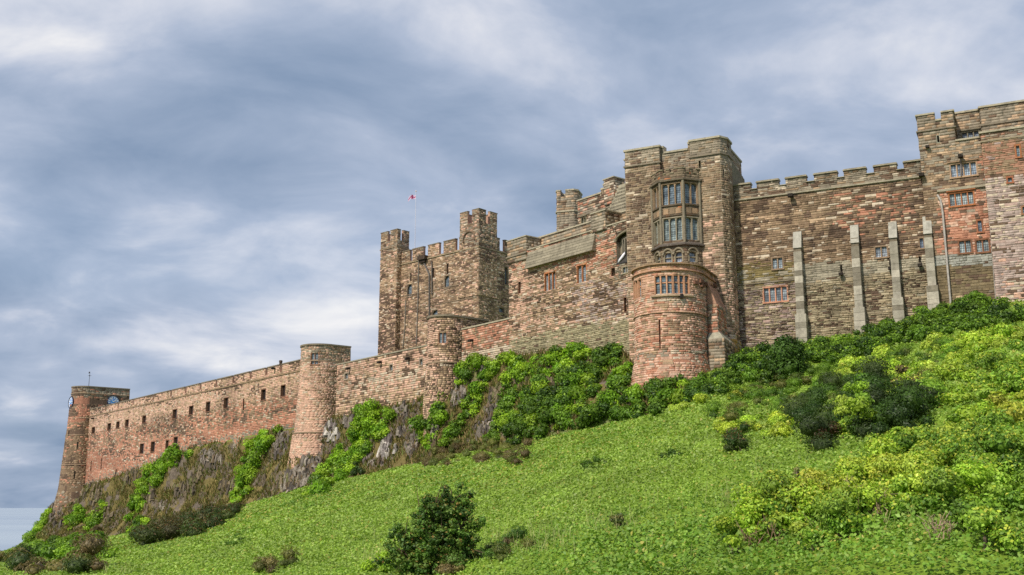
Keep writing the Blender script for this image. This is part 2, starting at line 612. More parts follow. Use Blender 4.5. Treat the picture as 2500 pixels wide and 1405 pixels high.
        Fq = (np.arange(m)[:, None, None] * 8 + q).reshape(-1, 4)
        mk('stonework', Vv.reshape(-1, 3), Fq, M_STONE, W, np.repeat(cols.clip(0.005, 1), 5, axis=0), kind='stuff')
    return W

def band(T, name, path, sa, sb, za, zb, out, inn, col, bat=0.0, slope=0.0, mat=None):
    """a moulding swept along the wall: coping, string course, sill"""
    q = [sa] + [v for v in path.S if sa + 1e-4 < v < sb - 1e-4] + [sb]
    mb = MB()
    sec = [(-inn, za), (out, za), (out, zb - slope), (-inn, zb)]
    V = []
    for s in q:
        for d, z in sec:
            xy = path.off(s, d + bat); V.append([xy[0], xy[1], z])
    fc = []
    for i in range(len(q) - 1):
        for k in range(4):
            k2 = (k + 1) % 4
            fc.append((i * 4 + k, (i + 1) * 4 + k, (i + 1) * 4 + k2, i * 4 + k2))
    e = (len(q) - 1) * 4
    fc += [(0, 1, 2, 3), (e + 3, e + 2, e + 1, e)]
    mb.add(V, fc, col)
    return mb.build(name, mat or M_TRIM, T)

def pbox(mb, path, sa, sb, za, zb, d0, d1, col):
    """straight box on a wall between depths d0 (in) and d1 (out)"""
    a, b = path.at(np.float64(sa)), path.at(np.float64(sb))
    n = path.nrm(np.float64((sa + sb) / 2))
    V = []
    for z in (za, zb):
        V += [[*(a + n * d1), z], [*(b + n * d1), z], [*(b + n * d0), z], [*(a + n * d0), z]]
    mb.hexa(V, col)

def part_box(T, name, path, sa, sb, za, zb, d0, d1, col, mat=None, label=None):
    mb = MB(); pbox(mb, path, sa, sb, za, zb, d0, d1, col)
    o = mb.build(name, mat or M_TRIM, T)
    if label: o['label'] = label
    return o

def window(T, path, rc, n=2, arch=False, frame=None, fw=0.14, mull=0.11, transom=None, hood=False, glass=(1, 1, 1), sill=True, depth=0.22, label=None, split=None, proud=0.06):
    """stone surround (the part), with mullions, tracery and one pane a light as sub-parts"""
    a, b, lo, hi = rc[:4]
    frame = np.array(frame if frame is not None else s2l(150, 128, 104))
    mb = MB()
    pbox(mb, path, a - fw, a + 0.02, lo, hi, -0.3, proud, frame * 0.95)
    pbox(mb, path, b - 0.02, b + fw, lo, hi, -0.3, proud, frame)
    pbox(mb, path, a - fw, b + fw, hi - 0.02, hi + fw * 1.2, -0.3, proud + 0.004, frame)
    if sill: pbox(mb, path, a - fw * 1.3, b + fw * 1.3, lo - fw * 1.1, lo + 0.02, -0.3, proud + 0.08, frame * 1.1)
    if hood: pbox(mb, path, a - fw * 2, b + fw * 2, hi + fw * 1.25, hi + fw * 2.2, -0.05, proud + 0.14, frame * 0.8)
    Wn = mb.build('window', M_TRIM, T)
    if label: Wn['label'] = label
    ln = (b - a - mull * (n - 1)) / n
    for i in range(n):
        u = a + i * (ln + mull); v = u + ln
        if i: part_box(Wn, 'mullion', path, u - mull, u, lo + 0.005, hi - 0.005, -depth - 0.05, 0.0 if split != i else proud, frame * 1.05)
        nn = path.nrm(np.float64((u + v) / 2))
        A, B = path.at(np.float64(u)) - nn * depth, path.at(np.float64(v)) - nn * depth
        V = []
        for dd in (0.0, -0.03):
            for (p_, z_) in ((A, lo), (B, lo), (B, hi), (A, hi)):
                V.append([*(p_ + nn * dd), z_])
        o = mk('pane', V, [(0, 1, 2, 3), (7, 6, 5, 4), (0, 4, 5, 1), (1, 5, 6, 2), (2, 6, 7, 3), (3, 7, 4, 0)], M_GLASS, Wn, np.array(glass))
        uv = o.data.uv_layers.new(name='UVMap')
        uvs = np.zeros((24, 2)); uvs[:4] = [(0, 0), (ln, 0), (ln, hi - lo), (0, hi - lo)]
        uv.data.foreach_set('uv', uvs.ravel())
        if arch:
            w2 = ln / 2; r = min(w2 * 1.15, (hi - lo) * 0.45); K = 6
            for sgn in (0, 1):
                cx = u if sgn == 0 else v
                pts = [(cx, hi + 0.01)]
                for k in range(K + 1):
                    t = k / K * math.pi / 2
                    q = w2 * (1 - math.cos(t)); zz = hi - r + r * math.sin(t)
                    pts.append((u + q if sgn == 0 else v - q, zz))
                front = [[*(path.at(np.float64(q)) - nn * 0.04), z_] for q, z_ in pts]
                back = [[*(path.at(np.float64(q)) - nn * (depth - 0.005)), z_] for q, z_ in pts]
                m = len(pts)
                fcs = [(0, k, k + 1) for k in range(1, m - 1)] + [(m, m + k + 1, m + k) for k in range(1, m - 1)] + [(k, k + 1, m + k + 1, m + k) for k in range(1, m - 1)]
                mk('tracery', front + back, fcs, M_TRIM, Wn, frame)
    if transom is not None:
        zt = lo + (hi - lo) * transom
        part_box(Wn, 'transom', path, a, b, zt - 0.05, zt + 0.05, -depth - 0.02, -0.06, frame)
    return Wn

def slit(T, path, rc, name='arrow_slit', col=None):
    """narrow opening: the thin stone lining around it"""
    a, b, lo, hi = rc[:4]
    col = s2l(105, 88, 74) if col is None else col
    mb = MB()
    for x0, x1, y0, y1 in ((a - 0.07, a, lo, hi), (b, b + 0.07, lo, hi), (a - 0.07, b + 0.07, hi, hi + 0.1), (a - 0.07, b + 0.07, lo - 0.1, lo)):
        pbox(mb, path, x0, x1, y0, y1, -0.25, 0.035, col)
    return mb.build(name, M_TRIM, T)

def dpath(c, inward, r, back_l, back_r, n=22, ang=0.0):
    """plan of a D-shaped turret: left flank, half round, right flank"""
    c = np.array(c, float); i = np.array(inward, float)
    left = np.array([-i[1], i[0]])
    if left[0] > 0: left = -left
    pts = [c + left * r + i * back_l]
    for k in range(n + 1):
        t = math.pi * k / n
        pts.append(c + left * r * math.cos(t) - i * r * math.sin(t))
    pts.append(c - left * r + i * back_r)
    return Path(pts)

# ------------------------------------------------------------------ plan of the place
def unit(v):
    v = np.array(v, float); return v / np.linalg.norm(v)
dL = unit((-0.6196, 0.7849)); nL = np.array([dL[1], -dL[0]])       # long wall, running away to the left; nL points inwards
dR = unit((-0.896, 0.443)); nR = np.array([dR[1], -dR[0]])         # hall front and king's tower
PL = line_px(100, 1545, 800, 1530, 108.0, dL)                      # the whole long wall as one line
PT = line_px(1530, 1765, 560, 1530, 106.0, dR)                     # king's tower front
TC = PT.p[1]
PH = Path([TC + nR * 3.0, TC + nR * 3.0 - dR * 17.6])              # hall front, set back three metres
_h = PH.hit(2262, 560)[0]
PH = Path([PH.p[0], PH.p[0] - dR * _h])
PX = Path([PH.p[1] - nR * 0.25, PH.p[1] - nR * 0.25 - dR * 8])     # right tower
PX = Path([PX.p[0], PX.p[0] - dR * PX.hit(2414, 520)[0]])
PZ = Path([PX.p[1] - nR * 1.1, PX.p[1] - nR * 1.1 - dR * 20])       # block at the far right

def interp(xs, ys):
    xs, ys = np.array(xs, float), np.array(ys, float)
    return lambda x: np.interp(x, xs, ys)
_b = [(-900, 1420), (0, 1352), (40, 1338), (70, 1318), (95, 1285), (122, 1242), (200, 1192), (330, 1148), (440, 1100), (620, 1062), (715, 1046), (830, 1018), (930, 998), (1040, 975),
      (1090, 925), (1140, 874), (1245, 868), (1430, 852), (1515, 857), (1560, 905), (1640, 905), (1720, 885), (1790, 852), (1890, 852), (1975, 830),
      (2100, 815), (2200, 785), (2310, 745), (2440, 737), (2600, 722), (3300, 660)]
BASE = interp([v[0] for v in _b], [v[1] for v in _b])
_c = [(-900, 1440), (0, 1378), (100, 1350), (250, 1320), (340, 1302), (450, 1276), (590, 1238), (750, 1192), (950, 1150), (1040, 1130), (1180, 1102), (1300, 1078), (1500, 1040),
      (1640, 1003), (1720, 985), (1850, 985), (2000, 955), (2200, 900), (2500, 830), (3300, 720)]
CREST = interp([v[0] for v in _c], [v[1] for v in _c])
CDIST = interp([-900, 0, 125, 220, 320, 600, 1000, 1300, 1500, 1700, 2000, 2500, 3300], [60, 46, 40, 26, 17, 15, 13, 13, 13, 17, 19, 20, 20])
BOTY = interp([-900, 0, 600, 1200, 1700, 2100, 3300], [70, 62, 50, 40, 32, 28, 25])

def wall_Y(c):
    """depth of the wall foot for a pixel column"""
    y = float(BASE(c))
    if c < 125: return PL.hit(125, float(BASE(125)))[2] - (125 - c) * 0.22
    if c < 1530: return PL.hit(c, y)[2]
    if c < 1775: return PT.hit(c, y)[2] - 0.2
    if c < 2300: return PH.hit(min(c, 2262), y)[2] - 0.2 - max(0, c - 2262) * 0.012
    return PH.hit(2262, y)[2] - 0.65 - max(0, c - 2300) * 0.0115
cols = np.concatenate([np.arange(-2500, -900, 120.0), np.arange(-900, -20, 40.0), np.arange(-20, 2521, 4.0), np.arange(2550, 3300, 40.0), np.arange(3300, 5200, 120.0)])
wy = np.maximum(np.array([wall_Y(c) for c in cols]), 70)
k = np.ones(25) / 25
wy2 = np.convolve(np.pad(wy, 12, mode='edge'), k, 'valid')
wy = np.where(np.abs(cols - 1775) < 120, wy2, np.convolve(np.pad(wy, 4, mode='edge'), np.ones(9) / 9, 'valid'))
rowsV, zone = [], []
NR1, NR2 = 84, 46
for c, Yw in zip(cols, wy):
    by, cy = float(BASE(c)), float(CREST(c))
    Yc = Yw - float(CDIST(c)); Yb = float(BOTY(c))
    pb = P(c, 1410, Yb); pc = P(c, cy, Yc); pw = P(c, by, Yw)
    near = np.array([pb[0] / pb[1] * 6.0, 6.0, ZC - 1.9])
    pts, zn = [near], [0]
    for t in np.linspace(0, 1, NR1):
        p = pb + (pc - pb) * t
        bulge = math.sin(math.pi * t) * (0.4 if c < 1700 else 0.9)
        p = p + np.array([0, 0, bulge])
        pts.append(p); zn.append(t)
    steep = 1 - float(sstep(1120, 1420, c))
    steep *= float(sstep(100, 260, c)) * 0.7 + 0.3
    dip = float(sstep(280, 420, c)) * (1 - float(sstep(1560, 1720, c)))
    fr = np.array([0, .12, .30, .60, .78, .92, 1.0]); h1 = np.array([0, .02, .07, .25, .50, .90, 1.0]); h0 = np.array([0, .12, .30, .60, .78, .92, 1.0])
    for t in np.linspace(0, 1, NR2)[1:]:
        hh = np.interp(t, fr, h1) * steep + np.interp(t, fr, h0) * (1 - steep)
        p = pc + (pw - pc) * t
        p[2] = pc[2] + (pw[2] - pc[2]) * hh - dip * 0.9 * math.exp(-((t - 0.10) / 0.07) ** 2)
        for bx, sg, am, t0, tw in ((728, 46, 4.4, 0.50, 0.26), (1066, 40, 3.2, 0.68, 0.22), (145, 55, 4.5, 0.60, 0.28)):   # rock shoulders that carry the towers
            p[2] += am * math.exp(-((c - bx) / sg) ** 2 - ((t - t0) / tw) ** 2)
        pts.append(p); zn.append(1 + t)
    if c < 118:
        ex = [(8, -2.5), (25, -7), (60, -13), (100, -16)]
    else:
        ex = [(1.5, 0.2), (30, 0.8), (80, 0.5), (120, -20)]
    for dY, dz in ex:
        q = pw * ((Yw + dY) / Yw); q[2] = max(pw[2] + dz, -2) if dz > -10 else -2
        pts.append(q); zn.append(3)
    rowsV.append(pts); zone.append(zn)
TV = np.array(rowsV); ZN = np.array(zone, float)              # (cols, rows, 3)
nc, nr_, _ = TV.shape
# smooth along the columns' neighbours, then add relief
for _i in range(3):
    TV[1:-1, :, 2] = 0.5 * TV[1:-1, :, 2] + 0.25 * (TV[:-2, :, 2] + TV[2:, :, 2])
X, Yy, Zz = TV[..., 0], TV[..., 1], TV[..., 2]
CX = np.repeat(cols[:, None], nr_, 1)
cl = np.clip(ZN - 1, 0, 1)
cliff = sstep(0.05, 0.25, cl) * (ZN < 2.01) * (1 - sstep(0.93, 1.0, cl) * 0.8) * sstep(60, 160, CX) * (1 - sstep(1480, 1750, CX))
soft = (fbm(X * 0.12, Yy * 0.12, 0, 5, 3) - 0.5) * 0.9 + (fbm(X * 0.7, Yy * 0.7, 0, 9, 3) - 0.5) * 0.18
along = X * dL[0] + Yy * dL[1]
rockn = (fbm(along * 0.45, Zz * 0.12, 0, 21, 4) - 0.5) * 3.4 + (fbm(along * 1.6, Zz * 0.5, 0, 31, 3) - 0.5) * 1.3
field = (ZN > 0) * (ZN < 2) * (1 - sstep(0.9, 1.0, cl)) * sstep(10, 40, Yy)
Zz += soft * field
X += -nL[0] * rockn * cliff * 0.55; Yy += -nL[1] * rockn * cliff * 0.55
Zz += rockn * cliff * 0.25
TV = np.stack([X, Yy, Zz], -1)
ROCKY = cliff

# colours of the bare surface: turf on the field, brown dead grass and purple-grey rock on the crags
g1, g2 = s2l(134, 158, 56), s2l(108, 138, 48)
nn_ = fbm(X * 0.22, Yy * 0.22, 0, 41, 4)[..., None]
tcol = g1 * nn_ + g2 * (1 - nn_)
rb = np.clip(sstep(0.47, 0.56, fbm(along * 0.30, Zz * 0.45, 0, 61, 4)), 0, 1)[..., None]
brown = s2l(116, 104, 64) * (0.75 + 0.5 * nn_); rock = s2l(108, 97, 86) * (0.6 + 0.8 * fbm(along * 0.9, Zz * 0.25, 0, 71, 3)[..., None])
cc = brown * (1 - rb) + rock * rb
w = np.clip(cliff * 1.5, 0, 1)[..., None]
tcol = tcol * (1 - w) + cc * w
idx = np.arange(nc * nr_).reshape(nc, nr_)
TQ = np.stack([idx[:-1, :-1], idx[1:, :-1], idx[1:, 1:], idx[:-1, 1:]], -1).reshape(-1, 4)
fcol = tcol[:-1, :-1].reshape(-1, 3)
terrain = mk('hillside', TV.reshape(-1, 3), TQ, M_GROUND, None, fcol, smooth=True)
tag(terrain, 'steep green castle hill with brown grass and dark crags below the walls', 'hill', kind='structure')
BVH = BVHTree.FromPolygons(TV.reshape(-1, 3).tolist(), TQ.tolist())
def ground(px, py):
    dx, dy, dz = [float(v) for v in ray(px, py)]
    h = BVH.ray_cast(Vector((0, 0, ZC)), Vector((dx, dy, dz)).normalized(), 900)
    if h[0] is None: return None, None
    n = np.array(h[1]); n = n if n[2] > 0 else -n
    return np.array(h[0]), n
def drop(x, y):
    h = BVH.ray_cast(Vector((x, y, 200)), Vector((0, 0, -1)), 400)
    return None if h[0] is None else np.array(h[0])

# ground under and behind the camera, and the sea out to the horizon
gx, gy = np.meshgrid(np.linspace(-120, 120, 41), np.linspace(-120, 60, 31), indexing='ij')
gz = ZC - 3.3 - 0.02 * np.abs(gy) + (fbm(gx * 0.1, gy * 0.1, 0, 3, 3) - 0.5) * 0.8
gz = np.where(gy > 20, gz - 0.12 * (gy - 20), gz)
ii = np.arange(gx.size).reshape(gx.shape)
gq = np.stack([ii[:-1, :-1], ii[1:, :-1], ii[1:, 1:], ii[:-1, 1:]], -1).reshape(-1, 4)
o = mk('ground', np.stack([gx, gy, gz], -1).reshape(-1, 3), gq, M_GROUND, None, s2l(100, 130, 45), smooth=True)
tag(o, 'green ground at the foot of the hill', 'ground', kind='structure')
R_ = 45000.0
t_ = np.linspace(0, 2 * math.pi, 96, endpoint=False)
o = mk('sea', np.column_stack([np.cos(t_) * R_, np.sin(t_) * R_, np.zeros(96) - 1.0]), [tuple(range(96))], M_SEA)
tag(o, 'pale blue-grey sea reaching the horizon', 'sea', kind='structure')

# ------------------------------------------------------------------ castle: colours of the stone
C_TAN = [s2l(194, 168, 138), s2l(174, 148, 120), s2l(154, 128, 102), s2l(184, 154, 126)]
C_RED = [s2l(188, 134, 108), s2l(172, 118, 95), s2l(194, 146, 122), s2l(160, 110, 88)]
C_PINK = [s2l(208, 170, 148), s2l(198, 156, 134), s2l(188, 146, 124), s2l(200, 174, 152)]
C_BROWN = [s2l(148, 125, 100), s2l(130, 108, 86), s2l(162, 139, 112), s2l(114, 92, 74)]
C_DARK = [s2l(104, 85, 70), s2l(94, 77, 64), s2l(114, 93, 77)]
C_GREY = [s2l(148, 137, 119), s2l(136, 124, 107), s2l(158, 146, 127), s2l(124, 112, 97)]
C_PALE = [s2l(190, 172, 148), s2l(178, 158, 136), s2l(196, 182, 162)]
C_RUB = [s2l(174, 160, 130), s2l(146, 132, 106), s2l(190, 176, 148), s2l(112, 100, 82), s2l(160, 140, 112)]
C_LAV = [s2l(176, 158, 148), s2l(154, 136, 128), s2l(192, 176, 164), s2l(130, 112, 104), s2l(170, 138, 126)]
TRIM = s2l(168, 158, 136); TRIMD = s2l(128, 117, 100); ORANGE = s2l(178, 116, 78)

def cf(layers, jit=0.16, seed=0, soot=0.0, soot_sc=60.0):
    def f(px, py, n):
        px, py = np.atleast_1d(px), np.atleast_1d(py)
        r = np.random.default_rng(seed * 31 + n)
        out = np.zeros((n, 3))
        for mask, cols_ in layers:
            m = np.ones(n) if mask is None else np.clip(mask(px, py), 0, 1)
            pick = r.random(n) < m
            ch = np.array(cols_)[r.integers(0, len(cols_), n)]
            ch = ch * 0.4 + np.array(cols_).mean(0) * 0.6
            out[pick] = ch[pick]
        out *= (1 + 0.52 * jit * r.standard_normal(n)).clip(0.5, 1.5)[:, None]
        if soot:
            s_ = sstep(0.52, 0.66, fbm(px / soot_sc, py / (soot_sc * 0.7), 0, seed + 90, 4))
            out *= (1 - soot * s_ * (0.4 + 0.6 * r.random(n)))[:, None]
        return out
    return f
const = lambda v: (lambda px, py: np.full(len(px), v))
def below(y0, y1):            # 0 above row y0, 1 below row y1, measured along a line that may depend on x
    return lambda px, py: sstep(0, 1, (py - (y0(px) if callable(y0) else y0)) / (y1 - (0 if callable(y0) else y0)) if not callable(y0) else (py - y0(px)) / y1)
def blot(sc, lo, hi, seed, amp=1.0):
    return lambda px, py: amp * sstep(lo, hi, fbm(px / sc, py / (sc * 0.6), 0, seed, 3))
def region(x0, x1, y0, y1, e=8.0, amp=1.0):
    return lambda px, py: amp * sstep(x0 - e, x0 + e, px) * (1 - sstep(x1 - e, x1 + e, px)) * sstep(y0 - e, y0 + e, py) * (1 - sstep(y1 - e, y1 + e, py))

def on(path, px, py): return path.hit(px, py)
def foot(path, px, back=1.0):
    """base point of a thing standing on this wall line"""
    q, z, Y = path.hit(px, float(BASE(px)))
    xy = path.at(np.float64(q)); return (xy[0], xy[1], z - 1.0)
def spout(T, path, px, py, name='water_spout', size=0.28, out=0.7):
    q, z, _ = path.hit(px, py)
    mb = MB()
    pbox(mb, path, q - size / 2, q + size / 2, z - size / 2, z + size / 2, -0.1, out * 0.6, s2l(60, 52, 46))
    pbox(mb, path, q - size * 0.8, q + size * 0.8, z - size * 0.75, z + size * 0.3, out * 0.45, out, s2l(48, 42, 38))
    return mb.build(name, M_TRIM, T)

# ------------------------------------------------------------------ western curtain wall with its windows
W_TOP = PL.hit(420, 954)[1]
def sPL(x, y=1000): return PL.hit(x, y)[0]
T = thing('rampart', 'long red and tan stone curtain wall with small windows beside the clock tower', 'rampart', foot(PL, 420))
wallred = lambda px: np.interp(px, [200, 700], [1062, 968])
WST = [(x * 0.4447, y * 0.4447 + 780 + h * 0.222) for x, y, h in [(600, 590, 36), (698, 570, 36), (792, 550, 38), (960, 520, 48), (1050, 500, 46), (1143, 481, 52), (1241, 460, 56), (620, 640, 30), (870, 560, 20), (1338, 468, 62)]]
def stains(px, py):
    m = np.zeros(len(px))
    for x, y in WST: m = np.maximum(m, 0.75 * np.exp(-((px - x) / 4.5) ** 2) * sstep(y - 3, y + 2, py) * (1 - sstep(y + 14, y + 46, py)))
    return m
cfW = cf([(None, C_TAN), (const(0.22), C_BROWN), (const(0.5), C_PINK), (lambda px, py: 0.88 * sstep(-14, 22, py - wallred(px)), C_RED),
          (lambda px, py: 0.45 * sstep(-20, 10, py - wallred(px)) * (1 - sstep(35, 60, py - wallred(px))), C_BROWN),
          (blot(45, 0.58, 0.7, 3, 0.4), C_DARK), (stains, C_DARK), (lambda px, py: 0.55 * sstep(-18, -6, py - BASE(px)), C_GREY), (const(0.05), C_PALE)], 0.17, 1, 0.35, 70)
ops, wins = [], []
def crop1(x, y): return x * 0.4447, y * 0.4447 + 780
for (x, y, w_, h_) in [(513, 610, 17, 34), (600, 590, 18, 36), (648, 580, 17, 34), (698, 570, 18, 36), (792, 550, 19, 38), (960, 520, 22, 48), (1050, 500, 21, 46),
                       (1143, 481, 22, 52), (1241, 460, 22, 56), (1447, 415, 24, 58), (1555, 393, 24, 60), (779, 710, 21, 52), (840, 700, 21, 54), (918, 688, 15, 46), (965, 675, 22, 56)]:
    cx, cy = crop1(x, y)
    rc = PL.rect(cx - w_ * 0.222, cx + w_ * 0.222, cy - h_ * 0.222, cy + h_ * 0.222)
    ops.append(rc); wins.append(rc)
slits = []
for (x, y, w_, h_) in [(1338, 468, 7, 62), (500, 805, 5, 54), (557, 793, 5, 58), (483, 600, 6, 60)]:
    cx, cy = crop1(x, y)
    rc = PL.rect(cx - w_ * 0.222, cx + w_ * 0.222, cy - h_ * 0.222, cy + h_ * 0.222)
    ops.append(rc); slits.append(rc)
notch = [262, 291, 327, 418, 453, 489, 527, 568, 683, 375, 610, 648]
s0w, s1w = sPL(205, 1080), sPL(742, 960)
for x in notch:
    q = sPL(x, 960)
    ops.append((q - 0.45, q + 0.45, W_TOP - 1.15, W_TOP, True))
zb = PL.hit(205, 1230)[1]
build_wall(T, PL, zb - 2, W_TOP, cfW, ops, 0.60, 0.28, 0.32, (0.015, 0.06), thick=1.6, sr=(s0w, s1w), base=BASE, seed=11, nsep=0)
cop = sorted([sPL(x, 960) for x in notch])
edges = [s0w] + [v for q in cop for v in (q - 0.45, q + 0.45)] + [s1w]
for a, b in zip(edges[::2], edges[1::2]):
    band(T, 'coping', PL, a, b, W_TOP, W_TOP + 0.28, 0.16, 1.7, TRIMD, slope=0.1)
band(T, 'string_course', PL, s0w, s1w, W_TOP - 1.75, W_TOP - 1.5, 0.18, 0.05, s2l(150, 128, 102), slope=0.08)
for rc in wins: window(T, PL, rc, 1, False, s2l(120, 88, 70), 0.10, glass=(0.16, 0.10, 0.08), depth=0.3)
for rc in slits: slit(T, PL, rc, col=s2l(130, 92, 74))
spout(T, PL, 230, 1022); spout(T, PL, 672, 900)
mb = MB(); q, z, _ = PL.hit(672, 886); xy = PL.at(np.float64(q)) + nL * 1.0
mb.tube([[xy[0], xy[1], W_TOP - 0.2], [xy[0], xy[1], W_TOP + 0.75], [xy[0], xy[1], W_TOP + 0.8], [xy[0], xy[1], W_TOP + 1.1]], [0.28, 0.24, 0.32, 0.26], 10, s2l(70, 56, 48))
mb.build('chimney_pot', M_STONE, T)
mb = MB(); q, z, _ = PL.hit(286, 1158)   # the raking shore at the wall foot
A = np.array([*(PL.at(np.float64(q)) - nL * 0.25), z + 1.0]); B = np.array([*(PL.at(np.float64(q - 0.9)) - nL * 0.3), z - 1.6])
mb.tube([A, B], 0.12, 6, s2l(70, 60, 54)); mb.build('raking_drain', M_TRIM, T)

# ------------------------------------------------------------------ clock tower
def d_turret(T, c, r, bl, br, ztop, zbot, col, inward, ops=(), batter=None, coping=0.35, nsep=0, sw=0.8, sh=0.36, seed=5, strings=(), base=BASE, rim=0.1, rimcol=None):
    p = dpath(c, inward, r, bl, br)
    build_wall(T, p, zbot, ztop, col, ops, sw, sh, 0.25, (0.015, 0.055), batter=batter, cap=True, base=base, seed=seed, nsep=nsep)
    band(T, 'coping', p, 0, p.len, ztop, ztop + coping, rim + 0.08, 0.5, TRIMD if rimcol is None else rimcol, bat=float((batter or no_off)(ztop)), slope=0.1)
    for (z, hgt, out) in strings:
        band(T, 'string_course', p, 0, p.len, z, z + hgt, out, 0.05, s2l(150, 128, 106), bat=float((batter or no_off)(z)), slope=hgt * 0.4)
    return p

q, _, _ = PL.hit(208, 1100)
cC = PL.at(np.float64(q)) - nL * 0.3 + dL * 2.2
zt = zat(230, 947, PL.hit(208, 1100)[2])
T = thing('clock_tower', 'rounded dark red stone clock tower at the seaward end of the long wall', 'tower', (cC[0], cC[1], zat(200, 1240, 250)))
cfC = cf([(None, C_RED), (const(0.45), C_BROWN), (lambda px, py: 0.75 * (1 - sstep(965, 972, py)), C_GREY), (lambda px, py: 0.65 * sstep(1010, 1060, py), C_BROWN), (lambda px, py: 0.5 * sstep(1170, 1200, py), C_GREY), (blot(22, 0.48, 0.62, 8, 0.7), C_DARK)], 0.17, 3)
zbC = zat(150, 1330, 250)
batC = lambda z: np.interp(np.asarray(z, float), [zbC, zat(150, 1215, 250), zat(150, 1195, 250), zat(150, 1060, 250), zat(150, 1056, 250), zt - 4.0, zt - 3.9, zt], [2.6, 1.5, 1.1, 0.45, 0.35, 0.15, 0, 0])
pc = dpath(cC, nL, 3.3, 9.5, 9.5)
cl_ops = []
pC = d_turret(T, cC, 3.3, 9.5, 9.5, zt, zbC, cfC, nL, cl_ops, batC, strings=[(zt - 1.6, 0.25, 0.16), (zat(150, 1020, 250), 0.2, 0.08), (zat(150, 1062, 250), 0.2, 0.10), (zat(150, 1135, 250), 0.2, 0.12)], seed=17, base=None)
for (px, y0, y1) in [(191, 1080, 1098), (185, 1150, 1178), (172, 1052, 1068)]:
    q0, z0_, _ = pC.hit(px, y0); z1_ = pC.hit(px, y1)[1]
    mb = MB(); b_ = float(batC((z0_ + z1_) / 2)); pbox(mb, pC, q0 - 0.1, q0 + 0.1, z1_, z0_, -0.1, b_ + 0.09, s2l(24, 20, 18)); mb.build('arrow_slit', M_TRIM, T)
def clock(T, path, q, z, R, ring_depth=0.16):
    n = path.nrm(np.float64(q)); e = path.e[int(path.seg(np.float64(q)))]
    c0 = path.at(np.float64(q)) + n * 0.05
    def disc(name, r0, r1, d0, d1, col, mat=M_PAINT, parent=None, K=32):
        V, fc = [], []
        for k in range(K):
            t = 2 * math.pi * k / K
            for rr, d in ((r0, d1), (r1, d1), (r1, d0), (r0, d0)):
                xy = c0 + e * rr * math.cos(t) + n * d
                V.append([xy[0], xy[1], z + rr * math.sin(t)])
        for k in range(K):
            k2 = (k + 1) % K
            for a in range(4):
                b = (a + 1) % 4
                fc.append((k * 4 + a, k * 4 + b, k2 * 4 + b, k2 * 4 + a))
        if r0 < 1e-3: fc = [f for i, f in enumerate(fc) if i % 4 != 3]
        return mk(name, V, fc, mat, parent, np.array(col))
    C = disc('clock_face', 0.0005, R, -0.1, 0.06, (0.82, 0.86, 0.9), parent=T)
    disc('bezel', R, R * 1.13, -0.1, 0.16, (0.02, 0.03, 0.07), parent=C)
    disc('minute_ring', R * 0.44, R * 0.52, 0.05, 0.09, (0.02, 0.16, 0.5), parent=C)
    disc('centre_boss', 0.0005, R * 0.36, 0.05, 0.10, (0.02, 0.27, 0.72), parent=C)
    for k in range(12):
        t = 2 * math.pi * k / 12
        V = []
        for rr, wd in ((R * 0.5, 0.05), (R * 0.88, 0.10)):
            for sg in (-1, 1):
                for d in (0.05, 0.085):
                    xy = c0 + e * (rr * math.cos(t) - sg * wd * math.sin(t)) + n * d
                    V.append([xy[0], xy[1], z + rr * math.sin(t) + sg * wd * math.cos(t)])
        mk('numeral', V, [(0, 1, 3, 2), (4, 6, 7, 5), (0, 4, 5, 1), (2, 3, 7, 6), (1, 5, 7, 3), (0, 2, 6, 4)], M_PAINT, C, np.array((0.02, 0.16, 0.5)))
    for ang, ln, wd in ((2.2, 0.8, 0.06), (0.4, 0.55, 0.09)):
        V = []
        for rr in (-0.15 * R, ln * R):
            for sg in (-1, 1):
                for d in (0.11, 0.14):
                    xy = c0 + e * (rr * math.cos(ang) - sg * wd * math.sin(ang)) + n * d
                    V.append([xy[0], xy[1], z + rr * math.sin(ang) + sg * wd * math.cos(ang)])
        mk('clock_hand', V, [(0, 1, 3, 2), (4, 6, 7, 5), (0, 4, 5, 1), (2, 3, 7, 6), (1, 5, 7, 3), (0, 2, 6, 4)], M_PAINT, C, np.array((0.85, 0.82, 0.7)))
q, z, _ = pC.hit(276, 981); clock(T, pC, q, z, 1.3)
q, z, _ = pC.hit(176, 983); clock(T, pC, q - 0.5, z, 1.3)
mb = MB(); q, z, _ = pC.hit(221, 952); pc0 = cC + nL * 0.5
fz = zat(221, 908, pc0[1])
T2 = thing('weather_vane', 'thin weather vane mast on top of the clock tower', 'weather vane', (pc0[0], pc0[1], zt - 0.25))
mb.tube([[pc0[0], pc0[1], zt - 0.3], [pc0[0], pc0[1], fz]], [0.07, 0.04], 6, (1, 1, 1)); mb.build('mast', M_IRON, T2)
mb = MB(); mb.tube([[pc0[0] - 0.45, pc0[1], fz - 1.0], [pc0[0] + 0.45, pc0[1], fz - 1.0]], 0.04, 5); mb.build('cross_arm', M_IRON, T2)
mb = MB(); mb.tube([[pc0[0], pc0[1], fz - 1.15], [pc0[0], pc0[1], fz - 1.0], [pc0[0], pc0[1], fz - 0.85]], [0.05, 0.17, 0.05], 8); mb.build('ball', M_IRON, T2)
mb = MB(); mb.hexa([[pc0[0] - 0.35, pc0[1] - 0.02, fz - 0.4], [pc0[0] + 0.1, pc0[1] - 0.02, fz - 0.4], [pc0[0] + 0.1, pc0[1] + 0.02, fz - 0.4], [pc0[0] - 0.35, pc0[1] + 0.02, fz - 0.4],
                    [pc0[0] - 0.2, pc0[1] - 0.02, fz], [pc0[0] + 0.02, pc0[1] - 0.02, fz], [pc0[0] + 0.02, pc0[1] + 0.02, fz], [pc0[0] - 0.2, pc0[1] + 0.02, fz]]); mb.build('vane', M_IRON, T2)

